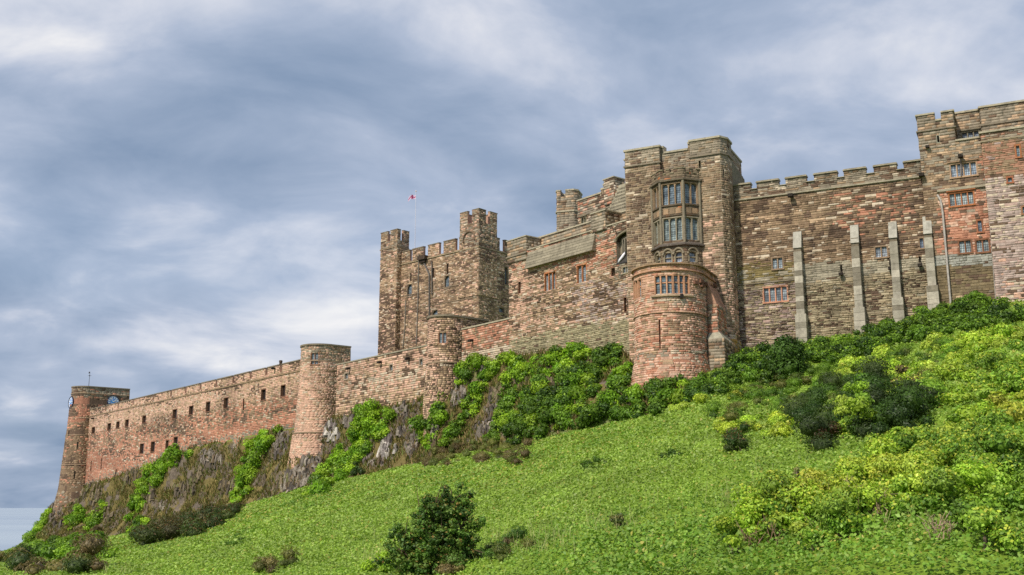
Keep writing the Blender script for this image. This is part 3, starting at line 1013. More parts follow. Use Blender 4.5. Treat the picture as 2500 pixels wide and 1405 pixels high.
# ------------------------------------------------------------------ two round turrets and the walls beside them
def turret_on_wall(label, xL, xR, ytop, ybot, yref, br, colf, wrect, seed, strings_y, batspec):
    ql, qr = PL.hit(xL, yref)[0], PL.hit(xR, yref)[0]
    cpx = (xL + xR) / 2
    q, _, Yq = PL.hit(cpx, yref)
    c = PL.at(np.float64(q)) - nL * 0.4
    r = (xR - xL) / 2 / F * (Yq - 1.0) * 1.01
    # the silhouette of a round drum is centred on the sight line
    zt = zat(cpx, ytop, c[1] - r * 0.6); zbt = zat(cpx, ybot, c[1] - r) - 7.0
    T = thing('round_turret', label, 'tower', (c[0], c[1], zbt))
    kz = lambda y: zat(cpx, y, c[1] - r)
    bat = (lambda z: np.interp(np.asarray(z, float), [zbt] + [kz(y) for y, _ in batspec[::-1]], [batspec[-1][1]] + [o for _, o in batspec[::-1]]))
    p0 = dpath(c, nL, r, 0.5, br)
    rc = p0.rect(*wrect)
    p = d_turret(T, c, r, 0.5, br, zt, zbt, colf, nL, [rc], bat, strings=[(kz(y), 0.22, o) for y, o in strings_y], seed=seed, sw=0.52, sh=0.26, base=None)
    window(T, p, rc, 2, False, s2l(140, 104, 82), 0.16, 0.1, glass=(1.2, 1.2, 1.2), sill=True, depth=0.15)
    return T, p, zt
cfT1 = cf([(None, C_TAN), (const(0.35), C_BROWN), (const(0.55), C_PINK), (lambda px, py: 0.55 * sstep(960, 1060, py), C_PINK), (lambda px, py: 0.5 * (1 - sstep(740, 775, px)), C_PINK), (const(0.12), C_PALE), (lambda px, py: 0.4 * (1 - sstep(850, 905, py)), C_GREY)], 0.15, 5, 0.25, 40)  # pinker left edge: the sunlit side of the drum, put into the stone colours
turret_on_wall('tall round stone turret with one mullioned window halfway along the curtain wall', 740, 834, 846, 1135, 900, 3.6, cfT1, (760, 777, 863, 890), 21, [(882, 0.05), (1058, 0.14)],
               [(850, 0.0), (935, 0.05), (965, 0.22), (1055, 0.55), (1062, 0.8), (1135, 1.3)])
cfT2 = cf([(None, C_BROWN), (const(0.4), C_TAN), (const(0.3), C_PINK), (lambda px, py: 0.8 * (1 - sstep(1062, 1078, px)), C_PINK), (lambda px, py: 0.55 * sstep(905, 940, py), C_TAN), (region(1075, 1140, 884, 902, 4, 0.75), C_PALE), (const(0.08), C_DARK)], 0.15, 6, 0.2, 40)  # bright strip on the left is sunlight painted into the stones
turret_on_wall('round stone turret with two-light window in front of the keep', 1050, 1137, 776, 975, 860, 5.2, cfT2, (1072, 1090, 813, 838), 23, [(886, 0.12)],
               [(780, 0.0), (885, 0.06), (905, 0.2), (975, 0.45)])
T = thing('rampart', 'brown stone curtain wall between the two round turrets', 'rampart', foot(PL, 930))
Z2 = PL.hit(960, 863)[1]
cfM = cf([(None, C_BROWN), (const(0.45), C_TAN), (const(0.3), C_PINK), (lambda px, py: 0.5 * (1 - sstep(945, 985, py + (px - 850) * 0.12)), C_PINK), (lambda px, py: 0.55 * np.exp(-((py - np.interp(px, [820, 1045], [955, 905])) / 9.0) ** 2), C_PALE),
          (const(0.1), C_PALE), (blot(40, 0.55, 0.7, 12, 0.5), C_DARK)], 0.17, 7, 0.3, 60)
wm = [PL.rect(842, 850, 912, 926), PL.rect(952, 959, 891, 906), PL.rect(1025, 1032, 877, 892)]
sa, sb = sPL(822, 930), sPL(1062, 900)
build_wall(T, PL, PL.hit(825, 1060)[1] - 4, Z2, cfM, wm, 0.62, 0.30, 0.3, (0.015, 0.06), thick=1.5, sr=(sa, sb), base=BASE, seed=31)
band(T, 'coping', PL, sa, sb, Z2, Z2 + 0.25, 0.14, 1.6, TRIM * 0.8, slope=0.08)
for rc in wm: window(T, PL, rc, 1, False, s2l(156, 138, 120), 0.14, glass=(0.8, 0.85, 0.9))
for x, y in [(855, 900), (932, 885), (1000, 876)]: spout(T, PL, x, y)
T = thing('rampart', 'low red sandstone wall between the nearer round turret and the chapel range', 'rampart', foot(PL, 1190))
Z3 = PL.hit(1195, 791)[1]
cfR = cf([(None, C_RED), (const(0.35), C_BROWN), (const(0.2), C_PINK), (lambda px, py: 0.9 * sstep(-6, 4, py - np.interp(px, [1140, 1245], [862, 840])), C_PALE), (const(0.06), C_DARK)], 0.18, 8, 0.25, 40)
sa, sb = sPL(1128, 840), sPL(1250, 800)
build_wall(T, PL, PL.hit(1140, 930)[1] - 3, Z3, cfR, [], 0.55, 0.27, 0.3, (0.015, 0.055), thick=1.2, sr=(sa, sb), base=BASE, seed=33)
band(T, 'coping', PL, sa, sb, Z3, Z3 + 0.25, 0.14, 1.3, TRIM, slope=0.08)
spout(T, PL, 1155, 832)
# slab roof behind it
for i in range(5):
    a_, b_ = sPL(1185 + i * 3, 790), sPL(1249, 790)
    part_box(T, 'roof_slab', PL, a_, b_, Z3 + 0.1 + i * 0.26, Z3 + 0.40 + i * 0.26, -3.4 - i * 0.5, -2.2 - i * 0.5, TRIM * (0.9 + 0.1 * (i % 2)))
part_box(T, 'roof_support', PL, sPL(1180, 790), sPL(1249, 790), Z3 - 4, Z3 + 0.1, -6.2, -2.4, s2l(130, 110, 90), M_STONE)

# ------------------------------------------------------------------ keep
KY = 160.0
kc = P(1168, 700, KY)[:2]
dK = unit((-0.735, 0.678)); nK = np.array([dK[1], -dK[0]])
kbase = zat(925, 900, 170)
T = thing('keep', 'great square brown stone keep with battlemented corner turrets behind the curtain wall', 'keep', (kc[0] - 8, kc[1] + 8, kbase - 6))
KFl = Path([kc + dK * 40, kc])
ql = KFl.hit(928, 700)[0]; qm = KFl.hit(972, 700)[0]
pLeft = KFl.at(np.float64(ql))
wallL = (KFl.len - ql)
zmain = KFl.hit(1050, 628)[1]; zstr = KFl.hit(1050, 628)[1]
zmer = KFl.hit(1050, 600)[1]
ztw = KFl.hit(1166, 512)[1]; ztwc = KFl.hit(1166, 545)[1]
zlt = KFl.hit(950, 572)[1]; zltc = KFl.hit(950, 596)[1]
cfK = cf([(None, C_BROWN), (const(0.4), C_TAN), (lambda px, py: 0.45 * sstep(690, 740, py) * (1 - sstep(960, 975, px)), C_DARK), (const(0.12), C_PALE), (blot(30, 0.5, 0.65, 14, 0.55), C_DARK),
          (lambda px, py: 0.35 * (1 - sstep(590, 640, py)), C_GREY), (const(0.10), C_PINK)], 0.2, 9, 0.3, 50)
KP = Path([kc + dK * (wallL - 0.6), kc, kc + nK * 21])
def kq(x, y): return KP.hit(x, y)[0]
kops, kw = [], []
for (x0, x1, y0, y1, n, ar) in [(995, 1006, 695, 724, 1, True), (1086, 1097, 674, 704, 1, True), (1232, 1239, 653, 696, 1, True), (1054, 1058, 688, 714, 1, True),
                                (1056, 1069, 758, 778, 1, True), (1218, 1230, 752, 764, 1, True)]:
    rc = KP.rect(x0, x1, y0, y1); kops.append(rc); kw.append((rc, n, ar))
ks = []
for (x0, x1, y0, y1) in [(1002, 1005, 668, 687), (1057, 1060, 655, 677), (1091, 1095, 645, 670), (1189, 1193, 645, 664)]:
    rc = KP.rect(x0, x1, y0, y1); kops.append(rc); ks.append(rc)
wl_end = KP.S[1]
kcren = []
for (x0, x1) in [(1001, 1007), (1034, 1045), (1072, 1083), (1112, 1121)]:
    kcren.append((kq(x0, 610), kq(x1, 610), zmain + 0.1, zmer, True))
a_, b_ = KP.hit(1222, 600)[0], KP.hit(1226, 600)[0]
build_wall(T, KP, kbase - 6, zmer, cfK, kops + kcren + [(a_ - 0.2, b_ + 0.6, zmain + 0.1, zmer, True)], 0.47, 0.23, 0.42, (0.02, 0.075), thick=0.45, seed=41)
kgap = sorted([c_[:2] for c_ in kcren + [(a_ - 0.2, b_ + 0.6)]])
ke = [0.0] + [v for g_ in kgap for v in g_] + [KP.len]
for a, b in zip(ke[::2], ke[1::2]): band(T, 'coping', KP, a, b, zmer, zmer + 0.22, 0.10, 0.5, s2l(120, 108, 90), slope=0.06)
band(T, 'string_course', KP, 0, KP.len, zmain - 0.25, zmain, 0.2, 0.05, s2l(150, 134, 108), slope=0.1)
for y in (705, 742): 
    zz = KP.hit(1080, y)[1]; band(T, 'string_course', KP, 0, wl_end, zz, zz + 0.12, 0.1, 0.05, s2l(130, 112, 92))
for rc, n, ar in kw: window(T, KP, rc, n, ar, s2l(136, 116, 96), 0.14, glass=(0.7, 0.75, 0.8), depth=0.3)
for rc in ks: slit(T, KP, rc)
# left corner turret, standing forward of the face
tw = qm - ql
KT = Path([kc + dK * 40 - nK * 1.1, kc - nK * 1.1])
tA, tB = KT.at(np.float64(KT.hit(927, 700)[0])), KT.at(np.float64(KT.hit(967, 700)[0]))
tp = Path([tA + nK * 3.4, tA, tB, tB + nK * 2.7])
f0, f1 = tp.S[1], tp.S[2]
fw_ = f1 - f0
cr = [(f0 + fw_ * 0.42, f0 + fw_ * 0.58, zltc, zlt, True), (f1 + 0.75, f1 + 1.35, zltc, zlt, True)]
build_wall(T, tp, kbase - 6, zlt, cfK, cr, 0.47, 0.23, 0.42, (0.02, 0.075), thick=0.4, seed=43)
ke = [0.0] + [v for g_ in cr for v in g_[:2]] + [tp.len]
for a, b in zip(ke[::2], ke[1::2]): band(T, 'coping', tp, a, b, zlt, zlt + 0.2, 0.08, 0.45, s2l(120, 108, 90), slope=0.06)
band(T, 'string_course', tp, 0, tp.len, zltc - 1.3, zltc - 1.1, 0.12, 0.05, s2l(140, 122, 100))
# right corner turret, over the nearest corner
qa, qb = kq(1124, 560), kq(1212, 560)
wa, wb = wl_end - qa, qb - wl_end
rp = Path([kc + dK * wa + nK * wb, kc + dK * wa - nK * 0.12, kc - dK * 0.12 - nK * 0.12, kc - dK * 0.12 + nK * wb])
rp2 = Path([rp.p[1] + nK * 0.05, rp.p[1], rp.p[2], rp.p[3], kc + dK * wa + nK * wb, rp.p[1] + nK * 0.06])
c1 = rp2.hit(1147, 540)[0]; c2 = rp2.hit(1191, 540)[0]
cr = [(c1 - 0.5, c1 + 0.5, ztwc + 0.2, ztw, True), (c2 - 0.45, c2 + 0.45, ztwc + 0.2, ztw, True)]
build_wall(T, rp2, zmain - 8, ztw, cfK, cr, 0.47, 0.23, 0.42, (0.02, 0.07), thick=0.4, seed=45, nsep=0)
ke = [0.06] + [v for g_ in cr for v in g_[:2]] + [rp2.len]
for a, b in zip(ke[::2], ke[1::2]): band(T, 'coping', rp2, a, b, ztw, ztw + 0.2, 0.08, 0.45, s2l(124, 112, 92), slope=0.06)
# round blind arch on the turret
q, z, _ = rp2.hit(1146, 585); mb = MB()
K = 20
n_ = rp2.nrm(np.float64(q)); pts = []
for k in range(K + 1):
    t = math.pi * 1.15 * k / K - 0.23
    xy = rp2.at(np.float64(q + 1.3 * math.cos(t))) + n_ * 0.12; pts.append([xy[0], xy[1], z + 1.3 * math.sin(t)])
mb.tube(pts, 0.13, 6, s2l(120, 100, 82)); mb.build('blind_arch', M_TRIM, T)
def pipe(T, path, pts, r=0.09, col=(1, 1, 1), mat=None, out=0.15, name='drainpipe'):
    V = []
    for x, y in pts:
        q, z, _ = path.hit(x, y); xy = path.at(np.float64(q)) + path.nrm(np.float64(q)) * out; V.append([xy[0], xy[1], z])
    mb = MB(); mb.tube(V, r, 6, col)
    return mb.build(name, mat or M_LEAD, T)
DK = (0.22, 0.2, 0.18)
pipe(T, KP, [(1024, 622), (1022, 730), (1018, 840)], 0.1, (0.45, 0.40, 0.34))
pipe(T, KP, [(1032, 630), (1050, 672), (1050, 790)], 0.17, DK)
pipe(T, KP, [(992, 735), (990, 800), (985, 850)], 0.1, (0.5, 0.44, 0.36))
pipe(T, KP, [(1056, 640), (1056, 720)], 0.12, DK)
mb = MB(); q, z, _ = KP.hit(1036, 628); pbox(mb, KP, q - 0.9, q + 0.9, z - 0.55, z + 0.1, 0, 0.8, s2l(70, 58, 50)); pbox(mb, KP, q - 0.6, q + 0.6, z - 1.0, z - 0.55, 0, 0.5, s2l(62, 52, 45)); mb.build('corbel_box', M_TRIM, T)
# roof of the keep
mk('roof', [[*(kc + dK * 1.2 + nK * 1.2), zmain - 0.6], [*(kc + dK * 1.2 + nK * 20), zmain - 0.6], [*(kc + dK * (wallL - 1) + nK * 20), zmain - 0.6], [*(kc + dK * (wallL - 1) + nK * 1.2), zmain - 0.6]], [(0, 1, 2, 3)], M_LEAD, T, np.array((0.6, 0.6, 0.6)))

# flag
fp = P(1013, 600, kc[1] + 17); ftop = zat(1013, 469, fp[1])
T = thing('flagpole', 'tall thin white flagpole on the roof of the keep', 'flagpole', (fp[0], fp[1], zmain - 0.6))
mb = MB(); mb.tube([[fp[0], fp[1], zmain - 0.7], [fp[0], fp[1], ftop]], [0.07, 0.045], 8, (0.55, 0.55, 0.62)); mb.build('pole', M_PAINT, T)
mb = MB(); mb.tube([[fp[0], fp[1], ftop], [fp[0], fp[1], ftop + 0.12], [fp[0], fp[1], ftop + 0.25]], [0.06, 0.14, 0.03], 8, (0.8, 0.6, 0.5)); mb.build('finial', M_PAINT, T)
fl = tag(bpy.data.objects.new('flag', None), 'fluttering white flag with red cross flying over the keep', 'flag'); COL.objects.link(fl)
fz0 = zat(1013, 474, fp[1]); fl.location = (fp[0], fp[1], fz0 - 1.4); ORG[fl.name] = np.array(fl.location)
nu, nv = 28, 16; V, Q, Cc = [], [], []
for i in range(nu + 1):
    for j in range(nv + 1):
        u, v = i / nu, j / nv
        V.append([fp[0] - 0.06 - u * 1.35 * (0.9 + 0.1 * v), fp[1] + 0.22 * math.sin(u * 7 + v * 1.5) * u ** 0.6 - 0.2 * u, fz0 - v * 0.8 - u * 0.6 - 0.14 * math.sin(u * 6 + 1)])
for i in range(nu):
    for j in range(nv):
        Q.append([i * (nv + 1) + j, (i + 1) * (nv + 1) + j, (i + 1) * (nv + 1) + j + 1, i * (nv + 1) + j + 1])
        u, v = (i + .5) / nu, (j + .5) / nv
        Cc.append((0.42, 0.03, 0.12) if abs(u - 0.45) < 0.10 or abs(v - 0.5) < 0.12 else (0.62, 0.48, 0.62))
mk('cloth', V, np.array(Q), M_PAINT, fl, np.array(Cc), smooth=True)

# ------------------------------------------------------------------ chapel range
T = thing('chapel_range', 'brown rubble stone range with orange traceried windows beside the tall oriel tower', 'building', foot(PL, 1390))
ZCo = PL.hit(1400, 579)[1]
sa, sb = sPL(1243, 700), sPL(1541, 620)
graze = lambda px, py: 0.85 * sstep(0, 14, py - np.interp(px, [1235, 1330, 1420, 1530], [830, 805, 785, 775]))
cfCh = cf([(None, C_BROWN), (const(0.35), C_TAN), (const(0.25), C_PINK), (lambda px, py: 0.5 * (1 - sstep(640, 668, py)), C_RED), (region(1245, 1300, 560, 900, 8, 0.5), C_PINK),
           (lambda px, py: 0.55 * (1 - sstep(575, 600, py)), C_GREY), (region(1400, 1535, 690, 790, 16, 0.5), C_LAV), (region(1500, 1535, 560, 690, 6, 0.6), C_GREY), (blot(34, 0.52, 0.66, 15, 0.6), C_DARK), (const(0.12), C_PALE), (graze, [s2l(156, 146, 116), s2l(142, 132, 104), s2l(166, 154, 126)])], 0.2, 15, 0.2, 40)
cw = [(PL.rect(1331, 1357, 666, 708), 3, True), (PL.rect(1410, 1432, 648, 689), 2, True)]
cs = [PL.rect(1266, 1272, 689, 717)]
cs2 = [PL.rect(1524, 1530, 727, 762), PL.rect(1493, 1502, 655, 675)]
win3 = PL.rect(1521, 1535, 652, 667)
arch = PL.rect(1505, 1541, 566, 643)
z_lo = PL.hit(1243, 930)[1] - 3
build_wall(T, PL, z_lo, ZCo, cfCh, [c[0] for c in cw] + cs + cs2 + [win3, arch], 0.40, 0.20, 0.6, (0.02, 0.10), thick=1.6, sr=(sa, sb), base=BASE, seed=51, nsep=300, gap=0.02, recess=0.6)
band(T, 'coping', PL, sPL(1290, 620), sb, ZCo, ZCo + 0.22, 0.14, 1.7, TRIM, slope=0.08)
for i, (rc, n, ar) in enumerate(cw): window(T, PL, rc, n, ar, ORANGE, 0.13, 0.1, glass=(1.1, 1.1, 1.1), depth=0.2, sill=False, hood=False)
for rc in cs + cs2: slit(T, PL, rc, col=s2l(150, 110, 88))
window(T, PL, win3, 2, False, s2l(150, 138, 116), 0.1, 0.09, glass=(0.8, 0.8, 0.8), depth=0.1)
# dark arched recess beside the tower with a small window in it and the pale streaked slope below
mb = MB(); K = 10; a, b, lo, hi = arch
pts = [(a, hi)] + [(a + (b - a) * 0.9 * (1 - math.cos(k / K * math.pi / 2)), hi - 0.9 + 0.9 * math.sin(k / K * math.pi / 2)) for k in range(K + 1)]
fr = [[*(PL.at(np.float64(q)) + nL * 0.02), z] for q, z in pts]; bk = [[*(PL.at(np.float64(q)) + nL * 0.55), z] for q, z in pts]; m = len(pts)
mb.add(fr + bk, [(0, k, k + 1) for k in range(1, m - 1)] + [(k, k + 1, m + k + 1, m + k) for k in range(1, m - 1)], s2l(80, 68, 58)); mb.build('arch', M_TRIM, T)
mb = MB(); pts = [[*(PL.at(np.float64(q)) - nL * 0.08), z] for q, z in pts[1:]]; mb.tube(pts, 0.14, 6, s2l(128, 118, 98)); mb.build('arch_moulding', M_TRIM, T)
w4 = (a + 0.75, b - 0.45, lo + 1.25, hi - 0.75)
window(T, PL, w4, 2, False, s2l(120, 112, 98), 0.16, 0.14, glass=(0.35, 0.33, 0.32), depth=0.52, sill=False, proud=-0.25)
mb = MB(); n_ = -nL
V = []
for q in (a + 0.02, b - 0.02):
    for d, z in ((0.12, lo - 0.02), (0.12, lo + 0.1), (-0.58, lo + 1.2), (-0.58, lo - 0.02)):
        xy = PL.at(np.float64(q)) + n_ * d; V.append([xy[0], xy[1], z])
mb.add(V, [(0, 1, 2, 3), (7, 6, 5, 4), (1, 5, 6, 2), (0, 4, 5, 1)], s2l(88, 84, 80)); mb.build('sloped_ledge', M_LEAD, T)
T2 = thing('whitewashed_spill', 'white streaked sloping cover lying in the dark arched recess beside the tower', 'cover', (*(PL.at(np.float64(a + 0.9)) + n_ * 0.05), lo + 0.1))
mb = MB(); V = []
pr_ = [(0.35, 0.02, 0.07, 0.08), (0.55, 0.10, 0.14, 0.35), (0.8, 0.30, 0.16, 0.7), (0.95, 0.45, 0.13, 1.0), (1.02, 0.55, 0.06, 1.25), (1.04, 0.56, 0.09, 1.4), (1.06, 0.56, 0.05, 1.6)]
pts = []
for dq, back, r_, zz in pr_:
    xy = PL.at(np.float64(a + dq)) + n_ * (0.16 - back * 0.8); pts.append([xy[0], xy[1], lo + zz + 0.06])
mb.tube(pts, [p_[2] for p_ in pr_], 8, (0.80, 0.78, 0.84)); mb.build('cover', M_PAINT, T2, smooth=True)

# projecting slab weathering above the windows
qa, qb = sPL(1291, 640), sPL(1456, 600)
zt_, zb_ = PL.hit(1372, 594)[1], PL.hit(1372, 636)[1]
nS = 6
for i in range(nS):
    f0 = i / nS; zz1 = zt_ + (zb_ - zt_) * f0; zz0 = zt_ + (zb_ - zt_) * (i + 1) / nS
    cuts = [qa] + [qa + (qb - qa) * (j + 0.5 * (i % 2)) / 6 for j in range(1, 6)] + [qb]
    for u, v in zip(cuts[:-1], cuts[1:]):
        mb = MB(); V = []
        for z, d in ((zz0 - 0.03, 0.20 + (f0 + 1 / nS) * 0.5), (zz1 + 0.03, 0.15 + f0 * 0.5)):
            A, B = PL.at(np.float64(u + 0.008)), PL.at(np.float64(v - 0.008))
            V += [[*(A + n_ * d), z], [*(B + n_ * d), z], [*(B - n_ * 0.1), z], [*(A - n_ * 0.1), z]]
        mb.hexa(V, s2l(150, 140, 120) * rng.uniform(0.68, 1.0)); mb.build('roof_slab', M_TRIM, T)
# left pier
def pier(T, path, x0, x1, ytop, ybot, depth, fwd, colf, seed, cop=0.22, ext=0.12, ycap=None, nsep=0):
    q0, q1 = path.hit(x0, (ytop + ybot) / 2)[0], path.hit(x1, (ytop + ybot) / 2)[0]
    zt, zb = path.hit((x0 + x1) / 2, ytop)[1], path.hit((x0 + x1) / 2, ybot)[1]
    n = path.nrm(np.float64(q0)); A, B = path.at(np.float64(q0)), path.at(np.float64(q1))
    p = Path([A - n * depth, A + n * fwd, B + n * fwd, B - n * depth])
    build_wall(T, p, zb, zt, colf, [], 0.7, 0.34, 0.2, (0.02, 0.06), cap=True, seed=seed, nsep=nsep)
    band(T, 'coping', p, 0, p.len, zt, zt + cop, ext, 0.6, TRIM, slope=cop * 0.4)
    return p, zt
cfG = cf([(None, C_GREY), (const(0.22), C_TAN), (const(0.14), C_BROWN), (blot(25, 0.55, 0.7, 18, 0.4), C_DARK)], 0.13, 16, 0.2, 30)
pp, zz = pier(T, PL, 1242, 1287, 585, 640, 2.2, 0.2, cfG, 61)
band(T, 'string_course', pp, 0, pp.len, PL.hit(1265, 626)[1], PL.hit(1265, 626)[1] + 0.25, 0.16, 0.05, TRIMD, slope=0.1)
# upper parapet, set back
PLb = Path([PL.p[0] + nL * 2.2, PL.p[1] + nL * 2.2])
zu = PLb.hit(1390, 560)[1]
build_wall(T, PLb, ZCo - 2, zu, cfG, [], 0.7, 0.34, 0.2, (0.02, 0.06), thick=0.7, sr=(PLb.hit(1300, 590)[0], PLb.hit(1545, 560)[0]), seed=63)
band(T, 'coping', PLb, PLb.hit(1300, 590)[0], PLb.hit(1545, 560)[0], zu, zu + 0.25, 0.15, 0.85, TRIM, slope=0.08)
for x, y in [(1378, 578), (1392, 573), (1412, 570), (1424, 566), (1442, 562)]:
    q, z, _ = PLb.hit(x, y); part_box(T, 'drain_hole', PLb, q - 0.22, q + 0.22, ZCo + 0.12, ZCo + 0.5, -0.05, 0.075, s2l(22, 18, 16))
pier(T, PL, 1448, 1482, 520, 566, 3.0, 0.25, cfG, 65)

# ------------------------------------------------------------------ roofs behind: octagonal stair turret and gabled wall
def octagon(cx, Y, r, y, rot=0.2):
    c = P(cx, y, Y)[:2]
    t = np.linspace(0, 2 * math.pi, 9) + rot
    pts = [c + r * np.array([-math.cos(a_), -math.sin(a_)]) for a_ in t]
    return c, Path(pts)
c = P(1389, 520, 132)[:2]
ea = unit((-0.95, 0.30)); na = np.array([ea[1], -ea[0]])
c8 = 0.45
A1, B1 = c + ea * 1.45 - na * 1.3, c - ea * 1.45 - na * 1.3
p8 = Path([A1 + na * 2.6, A1 + na * c8 + ea * 0.0, A1 - ea * c8 * 0.4, B1 + ea * c8, B1 + na * c8, B1 + na * 2.6, A1 + na * 2.6 + np.array([0.001, 0])])
T = thing('stair_turret', 'grey square stair turret rising behind the chapel parapet', 'tower', (c[0], c[1], zat(1391, 640, 132)))
zt = zat(1391, 468, 131)
q1 = p8.hit(1374, 480)[0]
build_wall(T, p8, zat(1391, 640, 132), zt, cfG, [(q1 - 0.3, q1 + 0.35, zt - 0.75, zt, True)], 0.6, 0.32, 0.15, (0.015, 0.04), thick=0.5, seed=67)
for a, b in ((0.0, q1 - 0.3), (q1 + 0.35, p8.len)): band(T, 'coping', p8, a, b, zt, zt + 0.3, 0.1, 0.55, TRIM, slope=0.1)
band(T, 'string_course', p8, 0, p8.len, zat(1391, 519, 131), zat(1391, 519, 131) + 0.2, 0.14, 0.05, TRIM)
PG = Path([PL.p[0] + nL * 9.0, PL.p[1] + nL * 9.0])
T = thing('gabled_range', 'brown stone upper range with stepped top between stair turret and oriel tower', 'building', (*PG.at(np.float64(PG.hit(1460, 600)[0])), zat(1460, 640, 120)))
zg = PG.hit(1440, 483)[1]; gs, ge = PG.hit(1411, 520)[0], PG.hit(1538, 500)[0]
gw = PG.rect(1420, 1431, 532, 546)
build_wall(T, PG, zg - 7, zg, cfCh, [gw], 0.6, 0.3, 0.3, (0.02, 0.08), thick=0.8, sr=(gs, ge), seed=69)
band(T, 'coping', PG, gs, PG.hit(1470, 480)[0], zg, zg + 0.3, 0.16, 0.9, TRIM, slope=0.1)
zz = PG.hit(1450, 520)[1]; band(T, 'string_course', PG, gs, ge, zz, zz + 0.2, 0.14, 0.05, TRIMD)
window(T, PG, gw, 2, False, s2l(140, 130, 106), 0.12, 0.1, glass=(0.7, 0.8, 0.8), hood=True)
for (x0, x1, y, dpt) in [(1468, 1480, 463, 0.8), (1474, 1484, 452, 0.8)]:
    q0, q1, zt = PG.hit(x0, 480)[0], PG.hit(x1, 480)[0], PG.hit((x0 + x1) / 2, y)[1]
    part_box(T, 'step', PG, q0, q1, zg - 0.1, zt, -dpt, 0.05, s2l(128, 110, 90), M_STONE); part_box(T, 'coping', PG, q0 - 0.05, q1 + 0.05, zt, zt + 0.22, -dpt - 0.05, 0.12, TRIM)
pier(T, PG, 1479, 1503, 438, 500, 1.6, 0.3, cfCh, 71)
# sloping buttress with treads
PB_ = Path([PL.p[0] + nL * 5.0, PL.p[1] + nL * 5.0])
for i in range(8):
    q0, q1 = PB_.hit(1490, 480)[0], PB_.hit(1520, 480)[0]
    x0 = 1488 + i * 4.2; y0 = 520 - i * 9.2
    u, v = PB_.hit(x0, y0)[0], PB_.hit(1531, y0)[0]
    z = PB_.hit(x0, y0)[1]
    part_box(T, 'buttress_tread', PB_, u, v + 0.3, z - 0.6, z, -0.8, 0.5, TRIM * rng.uniform(0.75, 0.95))
part_box(T, 'buttress', PB_, PB_.hit(1500, 540)[0], PB_.hit(1534, 540)[0], PB_.hit(1510, 570)[1] - 2, PB_.hit(1510, 505)[1], -0.7, 0.35, s2l(70, 62, 52), M_STONE)

# ------------------------------------------------------------------ king's tower with the oriel
T = thing('oriel_tower', 'tall square grey stone tower with two-storey oriel bay window', 'tower', (*(PT.at(np.float64(5)) + nR * 3), zat(1650, 905, 103)))
q_l, q_r = 0.0, PT.len
zT = PT.hit(1725, 341)[1]; zMid = zT - 0.55; zS = PT.hit(1725, 381)[1]
zTb = PT.hit(1640, 930)[1] - 2
cfT = cf([(None, C_BROWN), (const(0.55), [s2l(146, 128, 104), s2l(130, 112, 92), s2l(158, 138, 112), s2l(120, 104, 84)]), (lambda px, py: 0.8 * (1 - sstep(395, 412, py)), C_GREY), (region(1530, 1600, 430, 640, 10, 0.35), C_DARK), (region(1690, 1765, 540, 660, 14, 0.3), C_PINK),
          (lambda px, py: 0.45 * sstep(640, 720, py), C_PINK), (const(0.06), C_PALE), (blot(26, 0.55, 0.7, 19, 0.45), C_DARK)], 0.14, 17, 0.3, 45)
qa, qb = PT.hit(1610, 400)[0], PT.hit(1686, 400)[0]
back = nR * 9.0
A0, B0 = PT.p[0], PT.p[1]
mA, mB = PT.at(np.float64(qa)), PT.at(np.float64(qb))
TP = Path([A0 + back, A0, mA, mA + nR * 0.55, mB + nR * 0.55, mB, B0 - dR * 0.0, B0 + nR * 0.9 - dR * 0.55, B0 + nR * 2.6 - dR * 0.55, B0 + nR * 3.2, B0 + back])
so = TP.S[1]
def tq(x, y): return TP.hit(x, y)[0]
tops = [(TP.S[3] + 0.35, TP.S[4] - 0.4, zMid - 0.1, zT, True)]
tsl = [TP.rect(1706, 1711, 393, 411), TP.rect(1765, 1768, 415, 430), TP.rect(1760, 1770, 752, 782)]
build_wall(T, TP, zTb, zT, cfT, tops + tsl, 0.50, 0.24, 0.28, (0.015, 0.05), thick=0.9, seed=81, nsep=300, base=lambda x: BASE(x) + 40)
for a, b, z in ((0, TP.S[3] + 0.35, zT), (TP.S[3] + 0.35, TP.S[4] - 0.4, zMid - 0.1), (TP.S[4] - 0.4, TP.len, zT)):
    band(T, 'coping', TP, a, b, z, z + 0.3, 0.14, 0.95, TRIM, slope=0.1)
band(T, 'string_course', TP, 0, TP.S[3], zS, zS + 0.25, 0.16, 0.05, TRIMD, slope=0.1)
band(T, 'string_course', TP, TP.S[4], TP.len, zS, zS + 0.25, 0.16, 0.05, TRIMD, slope=0.1)
for rc in tsl: slit(T, TP, rc, col=s2l(130, 118, 98))
mk('roof', [[*(A0 + nR * 0.8 - dR * 0.5), zMid - 1], [*(B0 + nR * 0.8), zMid - 1], [*(B0 + back), zMid - 1], [*(A0 + back), zMid - 1]], [(0, 1, 2, 3)], M_LEAD, T, np.array((0.5, 0.5, 0.5)))
# slim corner pier behind the left edge
p_, z_ = Path([A0 + dR * 0.75 + nR * 6, A0 + dR * 0.75 + nR * 2.0, A0 + dR * 0.0 + nR * 2.0]), zat(1520, 392, 108)
build_wall(T, p_, z_ - 9, z_, cfG, [], 0.7, 0.34, 0.2, (0.02, 0.05), thick=0.7, seed=83)
band(T, 'coping', p_, 0, p_.len, z_, z_ + 0.25, 0.12, 0.75, TRIM, slope=0.08)
